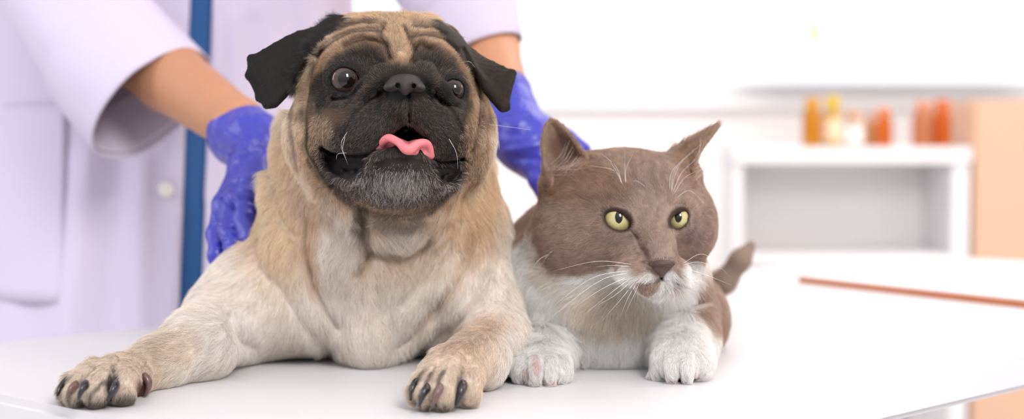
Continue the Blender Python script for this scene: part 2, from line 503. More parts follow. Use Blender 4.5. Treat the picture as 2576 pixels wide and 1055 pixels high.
def build_pug():
    f = Field((-0.405, 1.07, TZ - 0.01), (0.04, 1.78, TZ + 0.305), HQ)
    # trunk
    f.T([(940, 655, 1.42, 232), (960, 655, 1.54, 245), (985, 660, 1.66, 225)], k=0.03)
    f.E(935, 680, 1.385, 285, 195, .105, k=.04)
    f.E(775, 798, 1.345, 125, 80, .05, k=.03)
    f.E(1085, 790, 1.35, 100, 80, .05, k=.03)
    f.E(935, 825, 1.322, 84, 113, .046, k=.022)
    f.T([(968, 350, 1.35, 218), (955, 480, 1.355, 258), (938, 600, 1.37, 285)], k=.03)
    # haunches and hind feet
    for sx in (-1, 1):
        f.ell((-.125 + sx * .088, 1.57, TZ + .055), (.045, .085, .062), k=.03)
        f.ell((-.125 + sx * .105, 1.475, TZ + .018), (.022, .05, .018), k=.02)
    f.cone((-.12, 1.70, TZ + .14), (-.13, 1.74, TZ + .175), .022, .018, k=.02)
    f.cone((-.13, 1.74, TZ + .175), (-.14, 1.71, TZ + .20), .018, .014, k=.01)
    f.cone((-.14, 1.71, TZ + .20), (-.145, 1.69, TZ + .18), .014, .008, k=.01)
    # left of the picture foreleg
    f.E(640, 765, 1.365, 125, 115, .065, k=.035)
    f.T([(690, 715, 1.37, 110), (575, 812, 1.325, 98), (500, 868, 1.245, 86), (400, 914, 1.205, 58), (325, 940, 1.175, 48)], k=.03, kj=.015)
    # the other foreleg
    f.E(1205, 660, 1.36, 70, 150, .065, rot=-12, k=.035)
    f.T([(1160, 600, 1.355, 100), (1225, 760, 1.315, 90), (1252, 862, 1.262, 77), (1200, 905, 1.19, 66), (1145, 925, 1.15, 60)], k=.03, kj=.015)
    # feet
    def paw(c, toes, dew):
        for e in c: f.E(*e, k=.014)
        for tt in toes: f.T(tt, k=.0045, kj=.003)
        for tt in dew: f.T(tt, k=.006)
    paw([(275, 950, 1.16, 78, 44, .034), (320, 955, 1.17, 55, 40, .03)],
        [[(215, 935, 1.150, 20), (176, 960, 1.125, 19), (163, 985, 1.116, 17), (163, 1003, 1.114, 13)],
         [(238, 925, 1.145, 26), (200, 962, 1.113, 25), (188, 992, 1.104, 24), (192, 1006, 1.106, 20)],
         [(280, 922, 1.145, 28), (252, 960, 1.108, 30), (240, 990, 1.100, 29), (243, 1000, 1.104, 27)],
         [(325, 930, 1.155, 28), (318, 962, 1.122, 31), (312, 988, 1.114, 29), (316, 996, 1.118, 24)]],
        [[(350, 945, 1.165, 24), (358, 968, 1.160, 19)]])
    paw([(1130, 940, 1.145, 80, 46, .034)],
        [[(1088, 928, 1.130, 22), (1058, 958, 1.108, 20), (1043, 985, 1.100, 18), (1042, 1003, 1.099, 14)],
         [(1108, 918, 1.125, 27), (1085, 958, 1.098, 27), (1070, 990, 1.091, 24), (1070, 1012, 1.092, 19)],
         [(1142, 915, 1.125, 30), (1125, 958, 1.094, 31), (1116, 990, 1.087, 29), (1118, 1008, 1.089, 24)],
         [(1180, 925, 1.140, 28), (1183, 960, 1.112, 31), (1182, 988, 1.104, 29), (1183, 1003, 1.106, 24)]],
        [[(1215, 945, 1.185, 22), (1228, 962, 1.195, 17)]])
    # dewlap rolls, loose skin
    f.E(850, 590, 1.285, 68, 115, .035, rot=-6, k=.018)
    f.E(1010, 575, 1.28, 105, 62, .035, k=.012)
    f.T([(745, 330, 1.32, 45), (734, 480, 1.32, 58), (742, 620, 1.31, 60), (790, 760, 1.305, 60)], k=.03)
    f.T([(1190, 420, 1.32, 40), (1185, 560, 1.31, 55), (1150, 720, 1.30, 60)], k=.03)
    # ---- skull and face
    f.E(985, 225, 1.285, 225, 175, .078, k=.02)
    f.E(985, 135, 1.28, 160, 88, .062, k=.03)
    f.E(985, 350, 1.262, 240, 150, .068, k=.03)
    f.E(805, 345, 1.262, 78, 110, .045, k=.02)
    f.E(1185, 345, 1.265, 48, 105, .04, k=.02)
    f.E(1010, 330, 1.225, 180, 120, .05, k=.02)
    f.E(925, 325, 1.205, 118, 86, .042, rot=-12, k=.016)
    f.E(1108, 322, 1.207, 82, 84, .040, rot=14, k=.014)
    f.E(1025, 262, 1.195, 62, 56, .036, k=.014)
    # brows
    f.E(885, 130, 1.235, 75, 42, .03, rot=-18, k=.02)
    f.E(1110, 145, 1.245, 55, 45, .03, rot=22, k=.02)
    # jaw
    f.E(1000, 445, 1.23, 150, 90, .055, k=.018)
    f.E(1000, 515, 1.262, 125, 55, .045, k=.03)
    f.E(1010, 432, 1.192, 92, 62, .036, k=.014)
    f.E(1018, 408, 1.182, 66, 28, .027, k=.014)
    # open mouth: between the lips and at both corners
    f.E(1027, 352, 1.165, 48, 22, .050, k=.004, mode='sub')
    f.T([(1025, 312, 1.150, 6), (1025, 332, 1.158, 19), (1027, 352, 1.165, 34)], k=.003, mode='sub')
    f.T([(824, 392, 1.210, 14), (850, 414, 1.196, 25), (884, 416, 1.180, 27), (910, 404, 1.172, 17), (938, 388, 1.164, 7)], k=.004, mode='sub')
    f.T([(1094, 408, 1.172, 9), (1116, 430, 1.184, 22), (1144, 424, 1.20, 17)], k=.004, mode='sub')
    for e in ((862, 430, 1.200), (876, 438, 1.194), (890, 432, 1.190), (900, 441, 1.184), (884, 446, 1.190), (1120, 446, 1.194), (1134, 440, 1.200)): f.E(e[0], e[1], e[2] - .004, 7, 6, .006, k=.003)
    # lower lip edges
    f.T([(814, 418, 1.214, 8), (838, 448, 1.200, 10), (876, 460, 1.184, 11), (912, 444, 1.170, 11), (930, 412, 1.162, 12), (950, 390, 1.158, 11), (1000, 380, 1.155, 11), (1050, 383, 1.157, 11), (1084, 404, 1.166, 10), (1092, 445, 1.172, 10), (1112, 468, 1.182, 10), (1145, 462, 1.198, 9), (1164, 436, 1.212, 7)], k=.008)
    # rope fold over the nose
    f.T([(835, 330, 1.214, 14), (872, 275, 1.196, 18), (915, 225, 1.180, 21), (960, 188, 1.170, 21), (1015, 172, 1.166, 20), (1070, 184, 1.170, 20), (1112, 225, 1.182, 18), (1150, 275, 1.198, 15), (1175, 330, 1.218, 12)], k=.007, kj=.006)
    # nose
    f.E(1018, 214, 1.166, 46, 23, .016, k=.005)
    # eyelids and sockets
    for e, rr, px, py, Y, ox, oy in ((EYE_L, ER_L, 867, 201, 1.2075, 37, 30), (EYE_R, ER_R, 1141, 227, 1.2155, 29, 28)):
        f.ell(e + np.array([0, .0015, 0]), (rr * 1.30, rr * 1.13, rr * 1.24), k=.010)
        f.ell(e, (rr * 1.0,) * 3, k=.001, mode='sub')
        f.E(px, py, Y - .014, ox, oy, .014, k=.0015, mode='sub')
    # ears
    def ear(P, tris, r):
        Q = {k: pt(*v) for k, v in P.items()}
        for t in tris:
            rr = r[t] if isinstance(r, dict) and t in r else (r if not isinstance(r, dict) else r['*'])
            f.tri(Q[t[0]], Q[t[1]], Q[t[2]], rr, k=.006)
    f.sheet([(866, 50, 1.288), (822, 64, 1.274), (787, 74, 1.267), (753, 82, 1.262), (715, 99, 1.256), (672, 124, 1.248), (634, 147, 1.243)],
            [(868, 66, 1.284), (818, 98, 1.266), (785, 140, 1.255), (762, 178, 1.247), (740, 210, 1.240), (716, 240, 1.230), (690, 260, 1.222)], lambda t: -.004, .0019)
    ear(dict(a=(822, 66, 1.272), f=(862, 48, 1.285), b=(753, 78, 1.262), j=(690, 112, 1.255), c=(630, 146, 1.243), d=(652, 246, 1.226), l=(672, 264, 1.221), e=(692, 261, 1.222), g=(728, 215, 1.232), h=(778, 125, 1.248), i=(757, 225, 1.26), k=(626, 190, 1.236)),
        ['ckg', 'kdg', 'dlg', 'leg', 'afh', 'ghi', 'fhi'], {'*': .0019, 'afh': .005, 'ghi': .003, 'fhi': .004})
    f.sheet([(1092, 66, 1.292), (1131, 86, 1.285), (1168, 112, 1.280), (1212, 146, 1.272), (1252, 165, 1.264), (1289, 184, 1.255)],
            [(1118, 110, 1.280), (1145, 135, 1.262), (1180, 178, 1.252), (1212, 212, 1.244), (1240, 246, 1.236), (1262, 270, 1.230)], lambda t: -.004, .0019)
    ear(dict(a=(1095, 66, 1.29), b=(1140, 96, 1.283), c=(1214, 148, 1.272), d=(1289, 184, 1.255), e=(1273, 270, 1.232), f=(1262, 272, 1.230), g=(1222, 218, 1.240), h=(1172, 148, 1.252), i=(1205, 205, 1.27)),
        ['deg', 'efg', 'ghi'], {'*': .0019, 'ghi': .003})
    # wrinkles: (line, width px, metres in)
    g = -.0026
    S = [([(1027, 232), (1029, 270), (1029, 305)], 4, -.0035),
         # between the lips
         ([(812, 372), (850, 388), (912, 388), (950, 375), (985, 345), (1024, 318), (1055, 350), (1083, 396), (1126, 406), (1162, 398)], 6, -.004),
         # forehead folds
         ([(868, 122), (905, 108), (940, 106), (968, 122), (982, 150)], 8, g), ([(1080, 128), (1055, 120), (1042, 140), (1036, 160)], 8, g),
         ([(982, 150), (975, 120), (962, 92), (968, 70)], 8, g), ([(1036, 160), (1042, 130), (1030, 105), (1020, 78)], 8, g),
         ([(800, 140), (850, 102), (900, 84), (950, 82)], 9, g), ([(1150, 130), (1110, 100), (1070, 92), (1035, 98)], 8, g),
         ([(840, 84), (900, 62), (950, 62)], 8, g * .8), ([(1120, 88), (1080, 72), (1040, 70)], 8, g * .8),
         ([(1009, 80), (1010, 120), (1010, 145)], 11, .0025), ([(930, 95), (975, 100)], 8, .001),
         ([(885, 128), (940, 128), (965, 145)], 10, .001),
         # side of the face
         ([(812, 128), (785, 190), (776, 250), (773, 310), (773, 372), (792, 408), (835, 470)], 8, g * 1.0),
         ([(790, 112), (752, 180), (738, 250), (735, 330), (745, 420), (790, 500)], 11, g * .7), ([(1165, 125), (1195, 190), (1205, 250), (1200, 320), (1185, 380)], 6, g),
         # under the rope fold
         ([(862, 345), (885, 300), (925, 258), (958, 238)], 6, g), ([(1160, 330), (1135, 280), (1100, 247), (1084, 240)], 6, g),
         ([(840, 250), (880, 246), (912, 215)], 6, g), ([(1092, 228), (1110, 262), (1150, 270)], 6, g),
         # cheek creases down from the eye, chin rim
         ([(800, 270), (805, 330), (820, 380), (845, 450), (880, 500), (940, 530), (1010, 540), (1080, 520), (1130, 470), (1165, 400)], 12, g * .6),
         # chest and leg folds
         ([(915, 530), (922, 590), (925, 640), (900, 690)], 14, -.007), ([(925, 625), (980, 645), (1040, 640), (1085, 600)], 14, -.006),
         ([(780, 530), (775, 620), (790, 700), (810, 760), (850, 820)], 12, -.004), ([(1150, 560), (1100, 660), (1010, 760)], 13, -.003),
         ([(1190, 600), (1140, 720), (1060, 820), (1000, 870)], 13, -.004), ([(1230, 690), (1180, 790), (1090, 850), (1060, 885)], 13, -.005),
         ([(640, 870), (600, 850), (570, 800)], 14, -.004), ([(700, 700), (760, 800), (830, 880)], 14, -.003),
         ([(660, 360), (690, 450), (710, 540), (740, 590)], 14, -.004),
         # between the toes
         ([(250, 925), (215, 955), (176, 1000)], 4, -.002), ([(300, 925), (268, 965), (215, 1012)], 3, -.001), ([(282, 930), (283, 965), (275, 1010)], 4, -.003),
         ([(1096, 925), (1072, 965), (1055, 1010)], 4, -.002), ([(1122, 925), (1100, 970), (1093, 1015)], 4, -.002), ([(1160, 925), (1154, 970), (1150, 1015)], 4, -.003)]
    f.relief(S, None, (120, 1350), (30, 1045), (1.08, 1.36))
    f.floor(TZ + .0012)
    return keep_big(*f.mesh())

pugV, pugQ = build_pug()

FAWN = lin(234, 210, 182); CREAM = lin(251, 240, 230); PALE = lin(251, 244, 239); BLK = lin(50, 40, 35); BROWN = lin(120, 92, 70); TAN = lin(196, 158, 116); GREY = lin(150, 142, 136)
HD = (0, 1.31)
pugcol = Paint(CREAM)
pugcol.blob(940, 480, 330, 200, lin(244, 224, 200), soft=.8)
pugcol.blob(700, 500, 90, 200, lin(246, 224, 196), soft=.9).blob(1190, 500, 60, 140, lin(232, 206, 172), soft=.9)
pugcol.blob(850, 610, 60, 90, PALE, soft=.8, op=.7).blob(1010, 600, 90, 40, PALE, soft=.8, op=.6)
pugcol.blob(800, 500, 60, 70, lin(222, 202, 180), soft=.9, op=.7)
pugcol.blob(560, 840, 120, 60, PALE, soft=.8, op=.6).blob(450, 860, 70, 45, lin(205, 180, 152), soft=1, op=.3)
pugcol.blob(1190, 840, 80, 35, lin(200, 166, 128), soft=1, rot=-30, op=.55).blob(1150, 850, 70, 22, lin(190, 178, 165), soft=1, op=.5)
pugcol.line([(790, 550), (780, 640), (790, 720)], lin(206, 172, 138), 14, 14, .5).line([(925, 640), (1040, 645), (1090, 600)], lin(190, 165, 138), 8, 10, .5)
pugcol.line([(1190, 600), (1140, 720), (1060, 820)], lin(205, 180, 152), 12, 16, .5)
pugcol.poly([(120, 870), (420, 850), (430, 1050), (120, 1050)], lin(216, 200, 182), 40, op=.8, Y=(1, 1.24)).poly([(1000, 870), (1240, 860), (1250, 1050), (1000, 1050)], lin(218, 200, 180), 30, op=.8, Y=(1, 1.22))
# paws: greyer, dark between the toes
for pts in ([(282, 925), (283, 965), (273, 1005)], [(205, 960), (178, 985), (176, 1003)], [(260, 960), (222, 1000), (215, 1010)], [(180, 945), (160, 968), (150, 990)],
            [(1096, 930), (1072, 965), (1055, 1005)], [(1118, 935), (1103, 960), (1094, 1010)], [(1160, 925), (1152, 965), (1148, 1010)], [(1075, 925), (1050, 958), (1038, 975)]):
    pugcol.line(pts, BLK, 4, 6, .85, Y=(1.0, 1.18))
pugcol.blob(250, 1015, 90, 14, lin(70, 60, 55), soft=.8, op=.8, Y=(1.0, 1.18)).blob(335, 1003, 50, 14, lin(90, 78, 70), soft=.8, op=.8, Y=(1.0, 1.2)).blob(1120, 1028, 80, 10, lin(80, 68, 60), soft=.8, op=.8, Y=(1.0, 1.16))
pugcol.blob(282, 960, 14, 28, lin(60, 46, 42), rot=15, soft=.8, Y=(1.0, 1.18)).blob(360, 972, 16, 24, lin(120, 84, 66), soft=.8, Y=(1., 1.2))
# head markings
pugcol.poly([(800, 0), (1170, 0), (1240, 200), (1240, 330), (740, 330), (740, 150)], lin(226, 198, 164), 14, Y=(0, 1.42))
pugcol.poly([(790, 130), (880, 55), (985, 45), (1090, 60), (1180, 150), (1225, 280), (1235, 380), (1190, 440), (1130, 520), (1000, 560), (860, 520), (780, 460), (735, 380), (735, 260)], lin(220, 191, 158), 10, Y=HD)
pugcol.poly([(775, 190), (760, 260), (768, 330), (748, 330), (735, 270), (752, 200), (790, 130), (850, 80), (860, 95), (810, 140)], lin(232, 208, 178), 6, Y=HD)
pugcol.poly([(800, 150), (858, 108), (920, 88), (965, 96), (978, 150), (1040, 152), (1046, 105), (1090, 100), (1150, 130), (1175, 180), (1195, 250), (1210, 300), (1195, 400), (1150, 450), (1100, 520), (1000, 545), (900, 520), (840, 470), (790, 420), (765, 350), (775, 250), (780, 190)], lin(190, 156, 120), 9, op=.75, Y=HD)
# black mask
pugcol.poly([(795, 190), (830, 155), (880, 125), (925, 112), (960, 125), (978, 160), (1010, 166), (1040, 160), (1060, 122), (1095, 118), (1140, 150), (1170, 200), (1185, 260), (1170, 310), (1178, 370), (1176, 430), (1150, 474), (1100, 492), (1000, 490), (900, 492), (845, 482), (806, 445), (786, 400), (800, 352), (818, 322), (792, 285), (783, 225)], BLK, 9, Y=HD)
pugcol.line([(905, 128), (940, 122), (962, 135)], lin(112, 86, 64), 9, 10, .7, Y=HD).line([(1065, 130), (1095, 130), (1125, 150)], lin(112, 86, 64), 9, 10, .7, Y=HD)
pugcol.blob(812, 322, 26, 42, lin(190, 162, 134), rot=15, soft=1, op=.7, Y=HD).blob(1188, 345, 20, 60, lin(140, 108, 84), soft=.9, op=.6, Y=HD).blob(845, 290, 30, 20, lin(130, 98, 76), soft=.9, op=.6, Y=HD)
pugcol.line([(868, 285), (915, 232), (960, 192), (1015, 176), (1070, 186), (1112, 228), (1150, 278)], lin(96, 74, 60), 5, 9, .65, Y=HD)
pugcol.line([(779, 254), (774, 300), (772, 340), (772, 372), (790, 404), (828, 442)], lin(48, 37, 32), 5, 6, .95, Y=HD).line([(738, 300), (735, 350), (748, 410), (780, 460)], lin(246, 228, 208), 10, 8, .8, Y=HD)  # pale stroke paints a bright highlight along the left cheek edge
pugcol.blob(775, 290, 26, 22, lin(90, 70, 56), soft=.9, op=.6, Y=HD).blob(1215, 300, 18, 25, lin(110, 84, 66), soft=.9, op=.6, Y=HD)
# grey chin
pugcol.blob(1005, 462, 115, 58, lin(112, 98, 92), soft=.9, Y=HD).blob(1005, 410, 80, 28, lin(66, 52, 48), soft=.6, Y=HD)
pugcol.blob(880, 480, 36, 30, lin(120, 92, 78), soft=.9, op=.8, Y=HD).blob(1100, 470, 30, 30, lin(128, 96, 80), soft=.9, op=.8, Y=HD)
pugcol.line([(850, 475), (900, 520), (960, 540), (1030, 542), (1090, 520), (1140, 470)], lin(58, 46, 40), 8, 10, .8, Y=(0, 1.33))
pugcol.line([(900, 545), (960, 560), (1020, 565), (1060, 555)], lin(96, 78, 66), 10, 14, .6, Y=(0, 1.34))
pugcol.blob(905, 560, 16, 34, lin(96, 80, 68), rot=-10, soft=1, op=.7, Y=(0, 1.34))
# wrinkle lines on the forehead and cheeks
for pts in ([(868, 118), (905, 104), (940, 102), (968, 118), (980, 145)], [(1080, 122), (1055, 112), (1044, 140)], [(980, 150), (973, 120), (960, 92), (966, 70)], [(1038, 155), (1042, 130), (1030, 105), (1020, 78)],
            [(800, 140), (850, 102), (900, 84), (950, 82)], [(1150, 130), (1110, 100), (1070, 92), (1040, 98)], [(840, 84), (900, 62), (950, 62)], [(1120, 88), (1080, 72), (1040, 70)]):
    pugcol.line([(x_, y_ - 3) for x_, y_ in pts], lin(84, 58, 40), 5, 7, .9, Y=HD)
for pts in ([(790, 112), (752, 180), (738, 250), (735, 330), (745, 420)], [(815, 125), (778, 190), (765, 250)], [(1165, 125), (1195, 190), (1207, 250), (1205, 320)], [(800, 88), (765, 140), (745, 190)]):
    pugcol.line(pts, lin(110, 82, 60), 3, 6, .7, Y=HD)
# black ears
EARL = [(885, 36), (850, 30), (790, 55), (720, 74), (606, 134), (606, 205), (650, 290), (706, 284), (742, 228), (772, 165), (812, 108), (868, 64), (895, 48)]
EARR = [(1072, 48), (1105, 48), (1180, 100), (1305, 165), (1305, 215), (1285, 290), (1255, 290), (1215, 235), (1178, 178), (1142, 130), (1115, 96)]
pugcol.poly(EARL, lin(30, 23, 20), 4).poly(EARR, lin(52, 35, 24), 4)
# bare dark skin round the eyes, nose, lips; painted shade in the nostrils
pugcol.blob(867, 201, 52, 44, lin(30, 24, 22), soft=.3, Y=HD).blob(1141, 227, 42, 40, lin(30, 24, 22), soft=.3, Y=HD)
pugcol.blob(1019, 216, 60, 32, lin(40, 35, 34), soft=.3, Y=(0, 1.19))
pugcol.line([(1000, 210), (1000, 218)], lin(14, 10, 10), 5, 3, 1, Y=(0, 1.19)).line([(1040, 210), (1040, 218)], lin(14, 10, 10), 5, 3, 1, Y=(0, 1.19))  # dark strokes stand for the shade inside the nostril hollows
pugcol.poly([(965, 385), (990, 342), (1025, 306), (1056, 346), (1080, 390), (1040, 378), (1000, 372)], lin(22, 14, 14), 4, Y=HD)
pugcol.poly([(812, 370), (853, 384), (912, 388), (940, 380), (928, 400), (912, 437), (878, 454), (844, 441), (818, 405)], lin(34, 27, 27), 4, Y=HD).poly([(1083, 399), (1126, 407), (1164, 399), (1164, 435), (1143, 460), (1109, 465), (1092, 441)], lin(34, 27, 27), 4, Y=HD)

bare = Paint([1.0])
bare.blob(867, 201, 40, 33, [0], soft=.12, Y=HD).blob(1141, 227, 32, 31, [0], soft=.12, Y=HD)
bare.blob(1019, 216, 52, 26, [0], soft=.2, Y=(0, 1.18))
bare.poly([(975, 380), (992, 345), (1025, 309), (1055, 349), (1074, 385)], [0], 3, Y=HD)
bare.poly([(818, 378), (853, 388), (912, 391), (936, 384), (926, 402), (910, 437), (878, 452), (844, 438), (822, 405)], [0], 3, Y=HD).poly([(1086, 403), (1126, 411), (1160, 404), (1160, 432), (1143, 457), (1111, 462), (1095, 441)], [0], 3, Y=HD)

puglen = Paint([.0105])
puglen.blob(690, 600, 100, 200, [.0135], soft=.8).blob(1210, 500, 60, 150, [.015], soft=.8).blob(930, 700, 200, 170, [.014], soft=.9)
puglen.blob(540, 830, 110, 90, [.009], soft=.8).blob(1230, 840, 90, 90, [.008], soft=.8)
puglen.poly([(735, 130), (985, 30), (1235, 130), (1240, 400), (1180, 470), (1080, 560), (900, 550), (790, 470), (725, 380)], [.0056], 12, Y=HD)
puglen.poly([(800, 180), (985, 150), (1170, 200), (1170, 380), (1085, 400), (1020, 320), (950, 380), (830, 380)], [.0042], 10, Y=HD)
puglen.blob(1005, 470, 110, 50, [.0085], soft=.5, Y=HD).blob(1005, 405, 70, 22, [.0025], soft=.5, Y=HD)
puglen.poly(EARL, [.0024], 6).poly(EARR, [.0024], 6).line([(860, 40), (790, 110), (745, 220)], [.010], 16, 12)
puglen.poly([(130, 880), (400, 880), (400, 1045), (130, 1045)], [.0055], 20, Y=(1, 1.2)).poly([(1010, 880), (1240, 880), (1240, 1050), (1010, 1050)], [.0055], 20, Y=(1, 1.2))
puglen.blob(867, 201, 54, 46, [.002], soft=.3, Y=HD).blob(1141, 227, 44, 42, [.002], soft=.3, Y=HD)
PG = [# forehead
      (1010, 60, 1.25, 0, -1, .6), (1010, 120, 1.2, 0, -1, .3), (930, 100, 1.22, -.7, -1, .3), (1080, 100, 1.22, .6, -1, .3), (870, 90, 1.24, -1, -.8, .5), (1130, 100, 1.25, .9, -.6, .5),
      (800, 180, 1.24, -1, -.3, .4), (1180, 200, 1.25, 1, -.2, .4), (760, 260, 1.25, -1, .4, .4), (1205, 280, 1.25, 1, .5, .4),
      # muzzle: out and down from the nose
      (1020, 180, 1.16, 0, -1, .2), (950, 200, 1.17, -.9, -.6, .2), (1090, 200, 1.18, .9, -.6, .2), (990, 260, 1.16, -.4, 1, .1), (1060, 260, 1.16, .4, 1, .1),
      (930, 290, 1.17, -1, .7, .2), (1110, 290, 1.17, 1, .8, .2), (960, 340, 1.165, -.6, 1, .1), (1090, 345, 1.165, .6, 1, .1), (880, 340, 1.18, -1, .9, .3), (1150, 340, 1.19, .8, 1, .3),
      (870, 390, 1.18, -.8, 1, .2), (820, 330, 1.21, -1, .7, .3), (790, 400, 1.23, -.8, 1, .3), (1180, 400, 1.22, .6, 1, .4),
      # chin
      (1005, 400, 1.16, 0, 1, .1), (1005, 470, 1.17, 0, 1, .2), (930, 470, 1.18, -.5, 1, .2), (1080, 470, 1.18, .4, 1, .2), (880, 480, 1.2, -.7, 1, .3), (1120, 470, 1.2, .6, 1, .3),
      # throat and chest
      (850, 560, 1.26, -.35, 1, .1), (860, 650, 1.26, -.3, 1, .1), (1010, 590, 1.26, .1, 1, .1), (700, 400, 1.3, -.8, 1, .3), (640, 560, 1.34, -1, .9, .3), (700, 640, 1.3, -.5, 1, .2),
      (1190, 480, 1.3, .5, 1, .2), (1180, 620, 1.3, .2, 1, .2), (930, 720, 1.28, .1, 1, .1), (1050, 740, 1.28, -.3, 1, .1), (800, 760, 1.29, .2, 1, .1), (930, 880, 1.29, 0, 1, .1), (1150, 740, 1.3, -.2, 1, .1),
      (650, 760, 1.32, -.5, 1, 0), (560, 800, 1.3, -1, .9, -.2), (480, 860, 1.22, -1, .5, -.4), (400, 910, 1.19, -1, .4, -.6), (300, 930, 1.15, -.7, .6, -.9), (240, 960, 1.11, -.4, 1, -.8), (310, 960, 1.12, -.1, 1, -.8), (170, 960, 1.12, -.8, 1, -.4),
      (1230, 720, 1.3, .2, 1, 0), (1270, 820, 1.28, .1, 1, -.2), (1210, 870, 1.2, -.5, 1, -.6), (1140, 920, 1.14, -.3, .8, -.9), (1100, 960, 1.1, -.3, 1, -.7), (1170, 960, 1.1, 0, 1, -.7), (1050, 960, 1.1, -.6, 1, -.5),
      # ears
      (700, 150, 1.24, -.6, 1, -.1), (660, 220, 1.23, -.2, 1, 0), (640, 150, 1.24, -1, .5, 0), (760, 110, 1.25, -1, 0, 0), (850, 60, 1.27, -.9, -.6, 0), (760, 200, 1.245, -1, .5, 0), (800, 110, 1.26, -1, -.4, .2),
      (1100, 70, 1.28, .8, -.7, .2), (1200, 150, 1.26, 1, .6, 0), (1260, 200, 1.25, .6, 1, 0), (1280, 180, 1.25, 1, .4, 0),
      # back
      (930, 400, 1.5, 0, 0, 1), (930, 500, 1.65, 0, .5, 1), (650, 700, 1.5, 0, .5, 1), (1200, 700, 1.5, 0, .5, 1)]

skin = attr_mat('pug skin', .7, .25, bump=.0004, bscale=900)
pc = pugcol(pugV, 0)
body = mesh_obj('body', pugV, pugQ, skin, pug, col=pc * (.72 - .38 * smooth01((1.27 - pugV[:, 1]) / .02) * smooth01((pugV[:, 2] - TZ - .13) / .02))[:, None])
if not NOFUR:
    # bristly short coat
    def plen(P): return puglen(P)[:, 0]
    _px = None
    def pdens(P):
        d = bare(P)[:, 0]
        vis = 0.30 + 0.70 * smooth01((1.42 - P[:, 1]) / .06)
        hd = smooth01((1.25 - P[:, 1]) / .03)
        return d * vis * (1 + 1.6 * hd)
    def pcol(P):
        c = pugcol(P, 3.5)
        # ticked coat: some hairs dark tipped, more of them along the face
        px, py = project(P)
        r = rng.random(len(P))
        dk = (r < .05) & (c[:, 0] > .2)
        c[dk] *= .45
        lt = (r > .80) & (c[:, 0] < .12) & (P[:, 1] < 1.25) & ~(poly_sd(px, py, EARL) < 6) & ~(poly_sd(px, py, EARR) < 6)
        c[lt] = c[lt] * .4 + np.array(lin(170, 142, 118)) * .5
        e2 = ((px - 1003) / 105) ** 2 + ((py - 466) / 46) ** 2
        pg = np.where(P[:, 1] < 1.25, np.exp(-e2 * 1.1), 0) * (.45 + .8 * vnoise(P, 170, 21))
        gr = r > 1 - .80 * pg
        c[gr] = np.array(lin(226, 216, 212)) * (.7 + .5 * rng.random(gr.sum()))[:, None]
        gd = (r < .35) & (P[:, 1] < 1.25) & (e2 < 1.6) & (py > 400)
        c[gd] = np.array(lin(56, 46, 44))
        # brindled cheeks: dark and pale hairs side by side
        ch = (P[:, 1] < 1.27) & ((((px - 812) / 36) ** 2 + ((py - 350) / 70) ** 2 < 1) | (((px - 1190) / 40) ** 2 + ((py - 380) / 90) ** 2 < 1))
        q1 = ch & (r > .72); c[q1] = np.array(lin(214, 190, 164))
        q2 = ch & (r < .22); c[q2] = np.array(lin(60, 46, 40))
        return c
    def plift(P):
        px, py = project(P)
        e_ = (poly_sd(px, py, EARL) < 0) | (poly_sd(px, py, EARR) < 0)
        return np.where(e_, .10, .30 + .15 * smooth01((P[:, 1] - 1.25) / .1))
    def pclump(P): return .15 + .25 * smooth01((P[:, 1] - 1.24) / .04)
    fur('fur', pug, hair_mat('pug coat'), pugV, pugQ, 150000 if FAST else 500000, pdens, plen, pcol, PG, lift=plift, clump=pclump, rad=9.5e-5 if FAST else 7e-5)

# eyes
def eye(name, parent, c, r, look, iris_r, pupil_r, cols, slit=1.0, white=(.5, .45, .42)):
    """eyeball with a painted iris and a clear bulging cornea"""
    look = Vector(look).normalized()
    q = Vector((0, -1, 0)).rotation_difference(look)
    V = []; Fc = []; ncol = []
    U, W = 150, 128
    for i in range(U + 1):
        th = math.pi * i / U
        for j in range(W):
            ph = 2 * math.pi * j / W
            x, z = math.sin(th) * math.cos(ph), math.sin(th) * math.sin(ph); y = -math.cos(th)
            rr = math.hypot(x, z) if y < 0 else 2
            bul = 1 + .05 * max(0, 1 - (rr / (iris_r * 1.05)) ** 2)
            V.append(Vector(c) + q @ (Vector((x, y * bul, z)) * r))
            e = math.hypot(x / slit, z)
            t = rr / iris_r
            if e < pupil_r: col = (.010, .006, .005)
            elif t < 1:
                n = .5 + .5 * math.sin(ph * 41 + 3 * math.sin(ph * 13))
                a, b = cols[0], cols[1]; m = smooth01(np.array([(t - .35) / .6]))[0]
                col = tuple((a[k] * (1 - m) + b[k] * m) * (.94 + .10 * n) for k in range(3))
                if t > .9: col = tuple(v * (1 - 6 * (t - .9)) for v in col)
            else: col = white
            ncol.append(col)
    for i in range(U):
        for j in range(W):
            j2 = (j + 1) % W
            Fc.append((i * W + j, i * W + j2, (i + 1) * W + j2, (i + 1) * W + j))
    m = attr_mat('eye ' + parent.name, .4, 0.0)
    b = m.node_tree.nodes['Principled BSDF']
    b.inputs['Coat Weight'].default_value = 1; b.inputs['Coat Roughness'].default_value = .01; b.inputs['Coat IOR'].default_value = 1.5
    return mesh_obj(name, V, Fc, m, parent, col=np.array(ncol))

eye('eye', pug, EYE_L, ER_L * .985, (.26, -1, .00), .93, .52, (lin(46, 36, 34), lin(80, 63, 58)))
eye('eye', pug, EYE_R, ER_R * .985, (.02, -1, .02), .93, .52, (lin(46, 36, 34), lin(80, 63, 58)))

